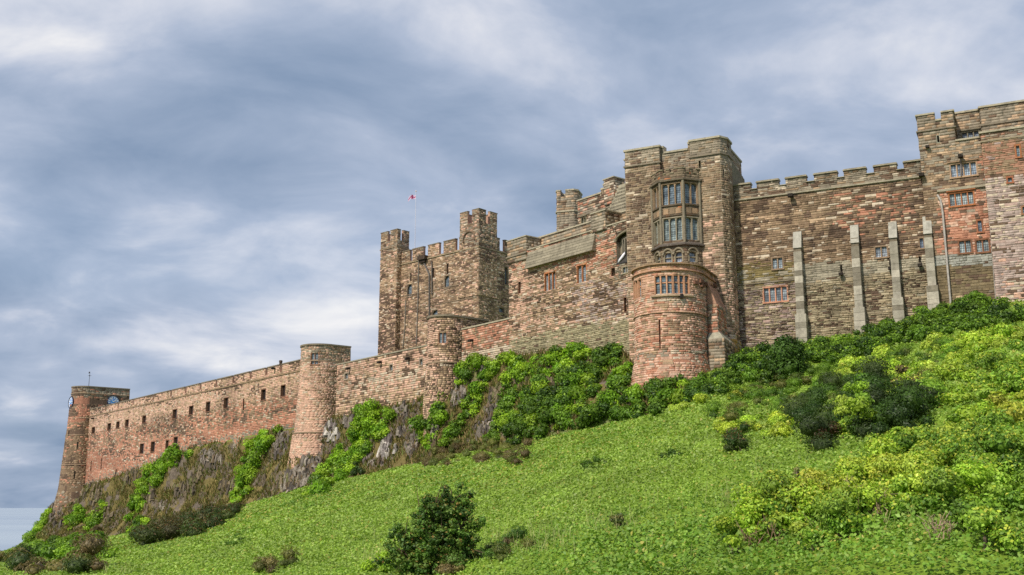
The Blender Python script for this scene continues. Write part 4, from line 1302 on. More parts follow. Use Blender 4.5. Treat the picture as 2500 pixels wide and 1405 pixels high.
# raking back of the right-hand turret, seen above the hall
mb = MB(); V = []
r0 = B0 + nR * 3.4; r1 = B0 + nR * 6.5
for dd in (0, 0.8):
    for (xy, z) in ((r0, zat(1783, 500, 103)), (r1 - dR * 0.9, zat(1800, 500, 106)), (r1 - dR * 0.9, zat(1803, 440, 107)), (r0 - dR * 0.2, zat(1783, 385, 104))):
        V.append([xy[0] + dR[0] * dd, xy[1] + dR[1] * dd, z])
mb.add(V, [(0, 1, 2, 3), (7, 6, 5, 4), (0, 4, 5, 1), (1, 5, 6, 2), (2, 6, 7, 3), (3, 7, 4, 0)], s2l(120, 112, 92)); mb.build('raking_buttress', M_STONE, T)
# oriel bay: three faces
oc0 = PT.at(np.float64(PT.hit(1613, 520)[0])); oc1 = PT.at(np.float64(PT.hit(1668, 520)[0]))
prj = 1.45
c0, c1 = oc0 - nR * prj + dR * 0.0, oc1 - nR * prj
half = np.linalg.norm(c1 - c0)
# keep the middle face where the photograph shows it after moving it forward
tmp = Path([c0, c1]); q0, q1 = tmp.hit(1614, 520)[0], tmp.hit(1669, 520)[0]
c0, c1 = tmp.p[0] + tmp.e[0] * q0, tmp.p[0] + tmp.e[0] * q1
OP = Path([c0 + dR * 1.5 + nR * 1.9, c0 + dR * 1.35 + nR * 1.35, c0, c1, c1 - dR * 1.35 + nR * 1.35, c1 - dR * 1.5 + nR * 1.9])
def oz(y): return Path([c0, c1]).hit(1640, y)[1]
f1, f2, f3, f4 = OP.S[1], OP.S[2], OP.S[3], OP.S[4]
zc_, zcr = oz(414), oz(423); zcor = oz(441)
bays = [(f1 + 0.28, f2 - 0.2, 2), (f2 + 0.2, f3 - 0.2, 3), (f3 + 0.2, f4 - 0.28, 2)]
oops, ow = [], []
for a, b, n in bays:
    for (y1, y0, gl) in ((449, 499, (0.85, 0.92, 1.0)), (533, 588, (1.15, 1.2, 1.1))):
        rc = (a, b, oz(y0), oz(y1)); oops.append(rc); ow.append((rc, n, True, gl))
low = []
for a, b, n in [(f1 + 0.6, f2 - 0.45, 1), (f2 + 0.25, (f2 + f3) / 2 - 0.22, 1), ((f2 + f3) / 2 + 0.18, f3 - 0.3, 1), (f3 + 0.45, f4 - 0.65, 1)]:
    rc = (a, b, oz(642), oz(617)); oops.append(rc); low.append(rc)
cren = []
for a, b in ((f1 + 0.7, f1 + 1.1), (f2 + 0.32, f2 + 0.62), (f2 + 1.05, f2 + 1.45), (f3 + 0.4, f3 + 0.75), (f3 + 1.25, f3 + 1.55)):
    cren.append((a, b, zcr - 0.05, zc_, True))
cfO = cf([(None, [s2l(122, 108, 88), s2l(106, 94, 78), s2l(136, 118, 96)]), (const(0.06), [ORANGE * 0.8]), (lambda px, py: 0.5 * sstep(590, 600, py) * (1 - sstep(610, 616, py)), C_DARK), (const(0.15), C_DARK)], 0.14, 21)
build_wall(T, OP, oz(665), zc_, cfO, oops + cren, 0.55, 0.26, 0.15, (0.01, 0.03), thick=0.45, seed=85, recess=0.4, name='oriel_wall')
ke = [0.0] + [v for g_ in cren for v in g_[:2]] + [OP.len]
for a, b in zip(ke[::2], ke[1::2]): band(T, 'coping', OP, a, b, zc_, zc_ + 0.14, 0.1, 0.5, s2l(140, 130, 106), slope=0.05)
for g_ in cren: band(T, 'coping', OP, g_[0], g_[1], g_[2], g_[2] + 0.1, 0.09, 0.5, s2l(140, 130, 106))
band(T, 'cornice', OP, 0, OP.len, zcor - 0.1, zcor + 0.22, 0.28, 0.05, s2l(104, 94, 78), slope=0.12)
band(T, 'string_course', OP, 0, OP.len, oz(504), oz(504) + 0.14, 0.16, 0.05, s2l(96, 84, 70))
band(T, 'string_course', OP, 0, OP.len, oz(528), oz(528) + 0.12, 0.12, 0.05, s2l(96, 84, 70))
band(T, 'sill', OP, 0, OP.len, oz(602), oz(592), 0.30, 0.05, s2l(92, 84, 76), slope=0.3)
band(T, 'string_course', OP, 0, OP.len, oz(446), oz(443.5), 0.10, 0.05, s2l(90, 78, 66))
for k, (rc, n, ar, gl) in enumerate(ow):
    window(T, OP, rc, n, ar, s2l(150, 126, 100) if k % 2 == 0 else s2l(146, 136, 116), 0.08, 0.10, glass=gl, depth=0.25, sill=False, proud=0.045, transom=None)
for a, b, n in bays:      # pale panels between the storeys
    w_ = (b - a) / n
    for i in range(n):
        part_box(T, 'panel', OP, a + i * w_ + 0.06, a + (i + 1) * w_ - 0.06, oz(523), oz(510), 0.0, 0.055, s2l(160, 132, 104) if (i + n) % 2 else s2l(134, 114, 92))
for i, v in enumerate((f1 + 0.05, f2, f3, f4 - 0.05)):   # angle shafts
    xy = OP.off(v, 0.08) ; mb = MB(); mb.tube([[xy[0], xy[1], oz(596)], [xy[0], xy[1], zcor]], 0.14, 8, s2l(130, 120, 102)); mb.build('shaft', M_TRIM, T)
for rc in low:
    window(T, OP, rc, 1, True, s2l(140, 130, 108), 0.12, glass=(1.3, 1.25, 1.35), depth=0.22, sill=False, transom=0.5)
    a, b, lo, hi = rc; m_ = (a + b) / 2; pts = []
    for k in range(13):
        t = math.pi * k / 12; xy = OP.at(np.float64(m_ + (b - a) * 0.72 * math.cos(math.pi - t))) + OP.nrm(np.float64(m_)) * 0.12; pts.append([xy[0], xy[1], hi - 0.25 + 0.6 * math.sin(t)])
    mb = MB(); mb.tube(pts, 0.11, 6, s2l(134, 124, 104)); mb.build('arch_moulding', M_TRIM, T)
ring = [[*OP.off(v, -0.1), zcr - 0.35] for v in OP.S]
mk('oriel_roof', ring, [tuple(range(len(ring)))], M_LEAD, T, np.array((0.5, 0.5, 0.5)))

# ------------------------------------------------------------------ D-shaped pink turret at its foot
q, _, Yq = PT.hit(1640, 800)
fwd = 5.0; r = 3.42
cD = PT.at(np.float64(PT.hit(1634, 700)[0])) - nR * fwd
dx = P(1634, 720, cD[1])[0] - cD[0]; cD = cD + np.array([dx, 0])     # the drum sits on this sight line
T = thing('half_round_tower', 'pink sandstone half-round tower with long curved window at the foot of the oriel tower', 'tower', (cD[0], cD[1], zat(1630, 940, 96)))
yn = cD[1] - r
zD = zat(1634, 645, yn); zDb = zat(1634, 940, yn) - 3
kz = lambda y: zat(1634, y, yn)
cfD = cf([(None, C_PINK), (const(0.22), C_RED), (const(0.2), C_TAN), (lambda px, py: 0.75 * (1 - sstep(655, 668, py)), [s2l(186, 150, 118), s2l(170, 134, 106)]), (lambda px, py: 0.6 * sstep(660, 672, py) * (1 - sstep(715, 725, py)), [s2l(196, 156, 130), s2l(186, 146, 120)]),
          (region(1560, 1720, 718, 742, 6, 0.5), C_PALE), (region(1560, 1725, 765, 860, 12, 0.35), C_BROWN), (region(1640, 1725, 855, 885, 8, 0.6), C_PALE), (region(1550, 1640, 858, 890, 8, 0.4), C_GREY), (lambda px, py: 0.5 * sstep(1690, 1725, px) * sstep(730, 760, py), C_RED), (lambda px, py: 0.35 * sstep(1700, 1720, px), C_GREY)], 0.15, 23, 0.15, 35)  # last layer greys the right flank: its shade is mixed into the stone colours
batD = lambda z: np.interp(np.asarray(z, float), [zDb, kz(935), kz(896), kz(866), kz(768), kz(764), zD], [0.75, 0.5, 0.30, 0.06, 0.0, 0, 0])
pD = dpath(cD, nR, r, 5.2, 5.2, 26)
wa = pD.rect(1600, 1641, 673, 717); wb = pD.rect(1645, 1682, 673, 717); wl = pD.rect(1548, 1567, 692, 736)
zl = (wa[2] + wb[2]) / 2; zh = (wa[3] + wb[3]) / 2
wa = (wa[0], wa[1], zl, zh); wb = (wb[0], wb[1], zl, zh); wl = (wl[0], wl[1], zl, zh)
sl = pD.rect(1609.5, 1612.5, 781, 852)
build_wall(T, pD, zDb, zD, cfD, [wa, wb, wl, sl], 0.48, 0.22, 0.34, (0.015, 0.055), batter=batD, cap=True, seed=87, nsep=300)
band(T, 'coping', pD, 0, pD.len, zD, zD + 0.2, 0.24, 0.6, s2l(160, 132, 104), slope=0.08)
band(T, 'string_course', pD, 0, pD.len, zD - 0.62, zD - 0.42, 0.20, 0.05, s2l(172, 132, 106), slope=0.1)
band(T, 'string_course', pD, 0, pD.len, kz(763), kz(760), 0.14, 0.05, s2l(170, 140, 112), slope=0.06)
band(T, 'sill', pD, wa[0] - 0.4, wb[1] + 0.4, zl - 0.28, zl - 0.02, 0.2, 0.1, s2l(170, 146, 120), slope=0.12)
for rc, n in ((wa, 3), (wb, 3), (wl, 3)):
    # curved windows: every light follows the drum
    a, b, lo, hi = rc
    window(T, pD, rc, n, False, s2l(186, 140, 110), 0.10, 0.14, glass=(0.8, 0.95, 1.0), depth=0.22, sill=False, transom=0.62)
slit(T, pD, sl, col=s2l(150, 104, 84))
for x, y in [(1697, 690), (1709, 687), (1712, 697), (1720, 694), (1733, 700), (1742, 697)]:
    q, z, _ = pD.hit(x, y); part_box(T, 'corbel', pD, q - 0.28, q + 0.28, z - 0.2, z + 0.12, -0.05, 0.28, s2l(120, 86, 70))
q, z, _ = pD.hit(1662, 722); part_box(T, 'water_spout', pD, q - 0.14, q + 0.14, z - 0.3, z + 0.1, 0, 0.35, s2l(50, 44, 40))
# red pilaster and stepped plinth on its right flank
pp = Path([TP.p[5] - nR * 3.2, TP.p[5] - nR * 3.2 - dR * 0.2])
fl0 = pD.p[-2] - dR * 0.05; 
px_ = Path([fl0 + nR * 0.9 - dR * 0.02, fl0 + nR * 0.9 - dR * 0.95, fl0 + nR * 5.5 - dR * 0.95])
zt_ = zat(1735, 745, 99)
build_wall(T, px_, zDb, zt_, cfD, [], 0.55, 0.28, 0.25, (0.015, 0.05), thick=0.8, seed=89, name='pilaster')
mb = MB(); V = []
for z, g_ in ((zt_, 0.0), (zt_ + 2.0, -0.75)):
    V += [[*(px_.p[0] - nR * 0.02), z], [*(px_.p[1] - nR * 0.02 - dR * g_ * -1.0 * 0 + dR * (-g_)), z], [*(px_.p[2] + dR * (-g_)), z], [*(px_.p[2] + dR * 0.93), z]]
mb.hexa(V, s2l(160, 124, 104)); mb.build('sloped_cap', M_STONE, T)
pq = Path([fl0 + nR * 0.2 - dR * 0.1, fl0 + nR * 0.2 - dR * 1.7, fl0 + nR * 4.5 - dR * 1.7])
zq = zat(1745, 830, 98.5)
build_wall(T, pq, zDb, zq, cfG, [], 0.6, 0.3, 0.2, (0.015, 0.05), thick=1.5, seed=91, name='plinth')
mb = MB(); V = []
for z, g_ in ((zq, 0.0), (zq + 0.7, 0.6)):
    V += [[*(pq.p[0] + nR * g_), z], [*(pq.p[1] + nR * g_ + dR * g_), z], [*(pq.p[2] + dR * g_), z], [*(pq.p[2] + dR * 1.55), z]]
mb.hexa(V, s2l(150, 144, 126)); mb.build('sloped_cap', M_STONE, T)
pw_ = Path([TP.p[6] - nR * 0.35 + dR * 0.2, TP.p[6] - nR * 0.35 - dR * 0.75, TP.p[6] + nR * 2.4 - dR * 0.75]); zw_ = zat(1785, 828, 101)
build_wall(T, pw_, zDb, zw_, cf([(None, C_GREY), (const(0.6), [s2l(176, 140, 80), s2l(160, 128, 78)])], 0.12, 5), [], 0.5, 0.3, 0.2, (0.01, 0.03), thick=0.9, seed=93, name='plinth')

# ------------------------------------------------------------------ hall range
T = thing('hall_range', 'long battlemented brown stone hall wall with four pale buttresses', 'building', foot(PH, 2000))
zH = PH.hit(2020, 424)[1]; zHc = PH.hit(2020, 439)[1]; zHs = PH.hit(2020, 461)[1]
mer = [(1783, 1831), (1846, 1900), (1917, 1968), (1987, 2044), (2060, 2115), (2134, 2191), (2208, 2268)]
qs = [(PH.hit(a, 430)[0], PH.hit(b, 430)[0]) for a, b in mer]
qs[0] = (0.0, qs[0][1]); qs[-1] = (qs[-1][0], PH.len)
hcr = [(qs[i][1], qs[i + 1][0], zHc, zH, True) for i in range(6)]
grey_line = lambda px: np.interp(px, [1790, 1940, 1960, 2090, 2100, 2290], [662, 650, 648, 634, 640, 625])
rub_line = lambda px: np.interp(px, [1790, 1940, 1960, 2290], [702, 684, 692, 648])
cfH = cf([(None, C_BROWN), (const(0.12), C_TAN), (lambda px, py: 0.85 * (1 - sstep(-6, 6, py - np.interp(px, [1783, 2251], [492, 432]))), C_GREY), (blot(30, 0.46, 0.60, 25, 0.7), C_DARK), (region(2040, 2230, 470, 560, 20, 0.35), C_RED), (const(0.10), C_PALE),
          (lambda px, py: 0.97 * sstep(-5, 5, py - grey_line(px)), [s2l(160, 150, 130), s2l(150, 140, 120), s2l(168, 158, 138)]), (lambda px, py: 0.95 * sstep(-5, 5, py - rub_line(px)), C_RUB), (region(1790, 1940, 640, 700, 8, 0.5), [s2l(130, 116, 76), s2l(140, 124, 84)]),
          (lambda px, py: 0.35 * sstep(-5, 5, py - rub_line(px)) * (px < 1950), C_LAV), (lambda px, py: 0.5 * sstep(-5, 5, py - rub_line(px)) * blot(22, 0.5, 0.62, 44)(px, py), C_DARK)], 0.19, 25, 0.4, 45)
hw = [(PH.rect(1886, 1911, 630, 657), 2, True, (1.3, 1.3, 1.3)), (PH.rect(1865, 1922, 702, 737), 4, False, (1.1, 1.1, 1.1)), (PH.rect(2137, 2166, 603, 629), 2, False, (1.4, 1.35, 1.4)), (PH.rect(2245, 2255, 582, 607), 1, True, (0.6, 0.65, 0.8))]
hs = [PH.rect(2052, 2056, 648, 664), PH.rect(2172, 2176, 636, 650), PH.rect(2244, 2248, 627, 642)]
zHb = PH.hit(1790, 900)[1] - 2
zRub = PH.hit(2000, 690)[1]
hup = [o_ for o_ in [w_[0] for w_ in hw] + hs if o_[2] > zRub]; hlow = [o_ for o_ in [w_[0] for w_ in hw] + hs if o_[2] <= zRub]
zRub = min([zRub + 0.0] + [o_[2] - 0.05 for o_ in hup]); hlow = [(o_[0], o_[1], o_[2], min(o_[3], zRub)) for o_ in hlow]
build_wall(T, PH, zRub, zH, cfH, hcr + hup, 0.48, 0.22, 0.46, (0.015, 0.065), thick=0.6, base=BASE, seed=95, nsep=220)
build_wall(T, PH, zHb, zRub, cfH, hlow, 0.34, 0.18, 0.75, (0.02, 0.11), thick=0.6, base=BASE, seed=96, nsep=80, gap=0.03, name='rubble_wall')
for a, b in qs:
    band(T, 'merlon_coping', PH, a - 0.06, b + 0.06, zH, zH + 0.15, 0.2, 0.7, TRIM * 0.9, slope=0.05); band(T, 'merlon_coping', PH, a, b, zH + 0.15, zH + 0.30, 0.12, 0.65, TRIM, slope=0.12)
for g_ in hcr: band(T, 'crenel_sill', PH, g_[0] - 0.05, g_[1] + 0.05, zHc, zHc + 0.12, 0.2, 0.65, TRIM, slope=0.06)
band(T, 'string_course', PH, 0, PH.len, zHs - 0.1, zHs + 0.14, 0.2, 0.05, TRIM * 0.85, slope=0.1)
qz, zz, _ = PH.hit(1865, 692); band(T, 'string_course', PH, 0, PH.hit(1940, 690)[0], zz, zz + 0.1, 0.12, 0.05, TRIMD)
for rc, n, ar, gl in hw: window(T, PH, rc, n, ar, s2l(190, 138, 112) if n == 4 else s2l(140, 118, 96), 0.12, 0.12, glass=gl, depth=0.16)
for rc in hs:
    slit(T, PH, rc, col=s2l(80, 72, 62)); spout(T, PH, proj([[*PH.at(np.float64((rc[0] + rc[1]) / 2)), rc[2] - 0.25]])[0][0], proj([[*PH.at(np.float64((rc[0] + rc[1]) / 2)), rc[2] - 0.25]])[1][0], 'water_spout', 0.25, 0.6)
for x, y in [(1933, 480), (2251, 430)]: spout(T, PH, x, y, 'gargoyle', 0.3, 0.9)
mk('roof', [[*(PH.p[0] + nR * 1.0), zHc - 0.8], [*(PH.p[1] + nR * 1.0), zHc - 0.8], [*(PH.p[1] + nR * 9), zHc - 0.8], [*(PH.p[0] + nR * 9), zHc - 0.8]], [(0, 1, 2, 3)], M_LEAD, T, np.array((0.5, 0.5, 0.5)))
def raked(mb, path, q0, q1, z0, z1, d_in, dlo, dhi, col):
    A, B = path.at(np.float64(q0)), path.at(np.float64(q1)); n = path.nrm(np.float64(q0)); V = []
    for z, d in ((z0, dlo), (z1, dhi)):
        V += [[*(A + n * d), z], [*(B + n * d), z], [*(B + n * d_in), z], [*(A + n * d_in), z]]
    mb.hexa(V, col)
pal_b = [s2l(156, 149, 134), s2l(142, 135, 120), s2l(168, 160, 144), s2l(126, 118, 103)]
for (x0, x1, y0, b0, b1, y1, kk) in [(1943, 1962, 566, 1946, 1966, 826, 0), (2081, 2100, 550, 2090, 2110, 822, 1), (2172, 2192, 543, 2185, 2204, 790, 2), (2255, 2275, 529, 2270, 2291, 766, 3)]:
    q0, q1 = PH.hit((x0 + b0) / 2, (y0 + y1) / 2)[0], PH.hit((x1 + b1) / 2, (y0 + y1) / 2)[0]
    ztop, zbot = PH.hit((x0 + x1) / 2, y0)[1], PH.hit((b0 + b1) / 2, y1)[1] - 2.0
    mb = MB(); raked(mb, PH, q0 + 0.03, q1 - 0.03, zbot, ztop - 1.4, -0.1, 0.9, 0.55, s2l(110, 100, 84)); B = mb.build('buttress', M_STONE, T)
    rr = np.random.default_rng(200 + kk)
    hs_ = [1.75, 0.35] + [1.2, 0.9, 0.55, 0.8, 0.5, 0.9, 0.6, 0.7, 0.5, 0.8, 0.6, 0.9, 0.7]
    z = ztop; i = 0
    while z > zbot and i < 15:
        h = hs_[i] * rr.uniform(0.9, 1.1); z0_ = max(z - h, zbot)
        frac = lambda zz: 0.58 + 0.40 * (ztop - zz) / (ztop - zbot)
        low = z0_ < zbot + 4.2
        ex = 0.14 if low else 0.0
        mb = MB()
        if i == 0: raked(mb, PH, q0 - 0.02, q1 + 0.02, z0_, z, -0.1, 0.68, 0.12, s2l(160, 155, 143))
        elif i == 1: raked(mb, PH, q0 + 0.04, q1 - 0.04, z0_, z, -0.1, 0.5, 0.5, s2l(120, 84, 66))
        else: raked(mb, PH, q0 - ex, q1 + ex, z0_ + 0.012, z - 0.012, -0.1, frac(z0_) + ex + rr.uniform(0, 0.04), frac(z) + ex + rr.uniform(0, 0.04), pal_b[rr.integers(0, 4)] * rr.uniform(0.85, 1.1))
        mb.build('block', M_STONE, B)
        z = z0_; i += 1

# ------------------------------------------------------------------ right tower and the block beyond
T = thing('corner_tower', 'grey stone tower with crenellated turret and red lower walling beside the hall', 'tower', foot(PX, 2340))
zTt = PX.hit(2290, 278)[1]; zTc = PX.hit(2290, 296)[1]; zPar = PX.hit(2370, 341)[1]; zTs = PX.hit(2290, 318)[1]
qt = PX.hit(2330, 320)[0]; ext0 = -0.25
cfX = cf([(None, C_GREY), (const(0.35), C_TAN), (const(0.15), C_BROWN), (region(2290, 2440, 462, 626, 5, 0.92), C_RED), (region(2290, 2440, 462, 626, 5, 0.3), C_PINK), (region(2255, 2290, 400, 640, 5, 0.7), C_BROWN), (region(2300, 2410, 425, 455, 8, 0.4), C_DARK), (region(2380, 2410, 380, 450, 8, 0.3), C_RED),
          (region(2270, 2460, 624, 652, 3, 0.97), [s2l(160, 158, 148), s2l(150, 148, 138)]), (lambda px, py: 0.97 * sstep(648, 654, py), [s2l(128, 112, 84), s2l(112, 98, 74), s2l(140, 124, 96), s2l(98, 86, 68)]), (blot(26, 0.56, 0.7, 28, 0.4), C_DARK)], 0.15, 27, 0.2, 40)
xw = [(PX.rect(2321, 2384, 399, 431), 4, False, s2l(166, 138, 112), (1.2, 1.25, 1.4)), (PX.rect(2318, 2377, 471, 502), 4, False, ORANGE * 0.8, (1.5, 1.5, 1.4)), (PX.rect(2387, 2398, 539, 567), 1, True, s2l(150, 100, 74), (1.0, 1.0, 1.1)),
      (PX.rect(2342, 2371, 588, 618), 2, True, s2l(130, 92, 70), (1.3, 1.3, 1.2)), (PX.rect(2384, 2414, 586, 616), 2, True, s2l(130, 92, 70), (1.3, 1.3, 1.2))]
xs = [PX.rect(2288, 2293, 332, 348)]
gq = (PX.hit(2282, 285)[0], PX.hit(2297, 285)[0])
zXb = PX.hit(2270, 800)[1] - 3
build_wall(T, PX, zXb, zPar, cfX, [w_[0] for w_ in xw], 0.50, 0.24, 0.28, (0.015, 0.06), thick=1.0, base=BASE, seed=97, nsep=300)
turp = Path([PX.p[0] + nR * 4, PX.p[0] - nR * 0.05, PX.at(np.float64(qt)) - nR * 0.05, PX.at(np.float64(qt)) + nR * 4])
so = turp.S[1]
slx = turp.rect(2288, 2293, 332, 348)
build_wall(T, turp, zPar - 0.4, zTt, cfX, [(so + gq[0], so + gq[1], zTc, zTt, True), slx], 0.62, 0.29, 0.2, (0.015, 0.05), thick=0.6, seed=99, name='turret')
for a, b, z in ((0, so + gq[0], zTt), (so + gq[0], so + gq[1], zTc), (so + gq[1], turp.len, zTt)): band(T, 'coping', turp, a, b, z, z + 0.28, 0.14, 0.65, TRIM, slope=0.12)
band(T, 'string_course', turp, 0, turp.len, zTs, zTs + 0.2, 0.16, 0.05, TRIMD, slope=0.08)
slit(T, turp, slx, col=s2l(150, 148, 130))
band(T, 'coping', PX, qt, PX.len, zPar, zPar + 0.25, 0.16, 1.1, TRIM, slope=0.08)
q, z, _ = PX.hit(2350, 461); band(T, 'string_course', PX, PX.hit(2288, 468)[0], PX.len, z - 0.1, z + 0.22, 0.22, 0.05, TRIM * 0.85, slope=0.1)
for rc, n, ar, fc_, gl in xw: window(T, PX, rc, n, ar, fc_, 0.12, 0.11, glass=gl, depth=0.16, hood=(n == 4))
spout(T, PX, 2346, 384, 'gargoyle', 0.28, 0.8); spout(T, PX, 2251 + 14, 360, 'gargoyle', 0.22, 0.5)
pipe(T, PX, [(2289, 478), (2297, 492), (2302, 520), (2322, 748)], 0.1, (0.95, 0.9, 0.84), out=0.3)
pipe(T, PX, [(2346, 388), (2347, 432)], 0.05, (0.5, 0.4, 0.35), out=0.2)
# set-back upper storey
PU = Path([PX.at(np.float64(qt)) + nR * 2.6, PX.p[1] + nR * 2.6, PX.p[1] + nR * 2.0 - dR * 0.1, PX.p[1] + nR * 2.0 - dR * 19])
zu1 = zat(2368, 280, PU.p[0][1])
uw = PU.rect(2349, 2390, 322, 338)
T2 = thing('upper_storey', 'grey stone upper storey set back behind the corner tower parapet', 'building', (*(PU.p[1] + nR * 2), zPar - 1.5))
build_wall(T2, PU, zPar - 1.5, zu1, cfG, [uw], 0.62, 0.29, 0.2, (0.015, 0.05), thick=0.8, seed=101)
band(T2, 'coping', PU, 0, PU.len, zu1, zu1 + 0.28, 0.16, 0.9, TRIM, slope=0.1)
band(T2, 'string_course', PU, PU.S[2], PU.len, zat(2450, 310, 95), zat(2450, 310, 95) + 0.2, 0.16, 0.05, TRIMD)
window(T2, PU, uw, 3, False, s2l(120, 112, 94), 0.1, 0.1, glass=(1.2, 1.2, 1.3), hood=True)
# far right block
T = thing('gate_block', 'pale mauve rubble stone block with red upper walling next to the corner tower', 'building', foot(PZ, 2470))
zZ = PZ.hit(2460, 318)[1]
cfZ = cf([(None, C_LAV), (const(0.25), C_PALE), (lambda px, py: 0.92 * (1 - sstep(420, 436, py + np.abs(px - 2455) * 0.02)), [s2l(170, 124, 102), s2l(156, 116, 96), s2l(150, 120, 98)]), (lambda px, py: 0.4 * (1 - sstep(420, 436, py)), C_BROWN), (lambda px, py: 0.8 * (1 - sstep(338, 346, py)), C_GREY), (blot(24, 0.52, 0.66, 30, 0.4), C_DARK), (lambda px, py: 0.3 * sstep(600, 720, py), C_PINK)], 0.16, 29)
zw = [(PZ.rect(2481, 2490, 356, 384), 1, True, ORANGE * 0.8), (PZ.rect(2460, 2471, 434, 446), 1, False, s2l(150, 96, 70)), (PZ.rect(2496, 2508, 505, 522), 1, False, s2l(150, 110, 84))]
PZf = Path([PZ.p[0] + nR * 6, PZ.p[0], PZ.p[1]])
o_ = PZf.S[1]
build_wall(T, PZf, PZ.hit(2440, 800)[1] - 3, zZ, cfZ, [(a[0][0] + o_, a[0][1] + o_, a[0][2], a[0][3]) for a in zw], 0.48, 0.22, 0.5, (0.015, 0.065), thick=1.0, base=BASE, seed=103, nsep=300)
band(T, 'coping', PZf, 0, PZf.len, zZ, zZ + 0.25, 0.16, 1.1, TRIM, slope=0.08)
z_ = PZ.hit(2460, 340)[1]; band(T, 'string_course', PZf, 0, PZf.len, z_, z_ + 0.14, 0.1, 0.05, s2l(150, 136, 112))
for rc, n, ar, fc_ in zw: window(T, PZ, rc, n, ar, fc_, 0.12, 0.1, glass=(0.9, 1.0, 1.0), depth=0.16)
pipe(T, PX, [(2404, 372), (2409, 440), (2419, 560), (2430, 700), (2434, 750)], 0.10, (0.75, 0.7, 0.64), out=0.35)

# ------------------------------------------------------------------ vegetation
def unitv(a): return a / (np.linalg.norm(a, axis=1, keepdims=True) + 1e-9)
def leaf_quads(cen, nrm, size, asp=0.62, r=rng, fold=0.18):
    n = len(cen)
    nrm = unitv(nrm)
    t = r.standard_normal((n, 3)); t = unitv(t - nrm * (t * nrm).sum(1, keepdims=True))
    b = np.cross(nrm, t)
    s = np.asarray(size).reshape(-1, 1) * 0.5
    V = np.stack([cen - t * s, cen - b * s * asp + nrm * s * fold, cen + t * s, cen + b * s * asp + nrm * s * fold], 1)
    return V.reshape(-1, 3), np.arange(4 * n).reshape(n, 4)
def icosa():
    g = (1 + 5 ** 0.5) / 2
    v = np.array([(-1, g, 0), (1, g, 0), (-1, -g, 0), (1, -g, 0), (0, -1, g), (0, 1, g), (0, -1, -g), (0, 1, -g), (g, 0, -1), (g, 0, 1), (-g, 0, -1), (-g, 0, 1)], float)
    f = np.array([(0, 11, 5), (0, 5, 1), (0, 1, 7), (0, 7, 10), (0, 10, 11), (1, 5, 9), (5, 11, 4), (11, 10, 2), (10, 7, 6), (7, 1, 8), (3, 9, 4), (3, 4, 2), (3, 2, 6), (3, 6, 8), (3, 8, 9), (4, 9, 5), (2, 4, 11), (6, 2, 10), (8, 6, 7), (9, 8, 1)])
    return v / np.linalg.norm(v[0]), f
ICO_V, ICO_F = icosa()
NLEAF = 0
def foliage(T, lumps, rad, leaf, palette, r, cover=1.15, flat=0.8, tips=None, tip_amt=0.0, mat=None, name='foliage', core=0.72, ragged=0.30, updir=0.25, asp=0.62):
    """leaf clumps on a set of rounded lumps, over a leafy inner mass, as one mesh"""
    global NLEAF
    lumps = np.asarray(lumps, float); rad = np.asarray(rad, float); L = len(lumps)
    pal_ = np.array(palette)
    tone = pal_[r.integers(0, len(pal_), L)] * (1 + 0.16 * r.standard_normal(L)).clip(0.6, 1.5)[:, None]
    cnt = np.maximum(14, (0.84 * cover * 4 * math.pi * rad ** 2 * 0.62 / (leaf ** 2 * 0.31)).astype(int))
    own = np.repeat(np.arange(L), cnt); n = len(own)
    d = r.standard_normal((n, 3)); d[:, 2] = np.where(d[:, 2] < 0, d[:, 2] * r.choice([1, -1], n, p=[0.45, 0.55]), d[:, 2]); d = unitv(d)
    # bumpy lump surface
    bmp = 1 + 0.28 * (vnoise(d[:, 0] * 2.2 + own * 7.1, d[:, 1] * 2.2, d[:, 2] * 2.2 + own * 3.3, 5) - 0.5) * 2
    rr = rad[own] * bmp * (1 - ragged * r.random(n) ** 2 + 0.10 * (r.random(n) < 0.12))
    off = d * rr[:, None]; off[:, 2] *= flat
    cen = lumps[own] + off
    nrm = d + 0.55 * r.standard_normal((n, 3)); nrm[:, 2] += updir
    size = leaf * r.uniform(0.65, 1.35, n)
    V, Q = leaf_quads(cen, nrm, size, asp, r)
    C = tone[own] * (1 + 0.18 * r.standard_normal(n)).clip(0.5, 1.6)[:, None]
    if tips is not None:
        w = (r.random(n) < tip_amt * sstep(0.0, 0.8, d[:, 2] + 0.3 * r.standard_normal(n)))
        C[w] = np.array(tips)[r.integers(0, len(tips), w.sum())] * r.uniform(0.8, 1.2, (w.sum(), 1))
    NLEAF += n
    cv = (ICO_V[None] * (rad * core)[:, None, None]); cv = cv * (1 + 0.25 * (r.random(cv.shape[:2] + (1,)) - 0.5)); cv[..., 2] *= flat
    cv = (cv + lumps[:, None]).reshape(-1, 3)
    cf_ = (ICO_F[None] + (np.arange(L) * 12)[:, None, None]).reshape(-1, 3)
    cq = np.column_stack([cf_, cf_[:, 2]])
    V2 = np.vstack([V, cv])
    o = mk_mixed(name, V2, Q, cf_ + len(V), C, np.repeat(tone, 20, axis=0), mat or M_LEAF, T)
    return o
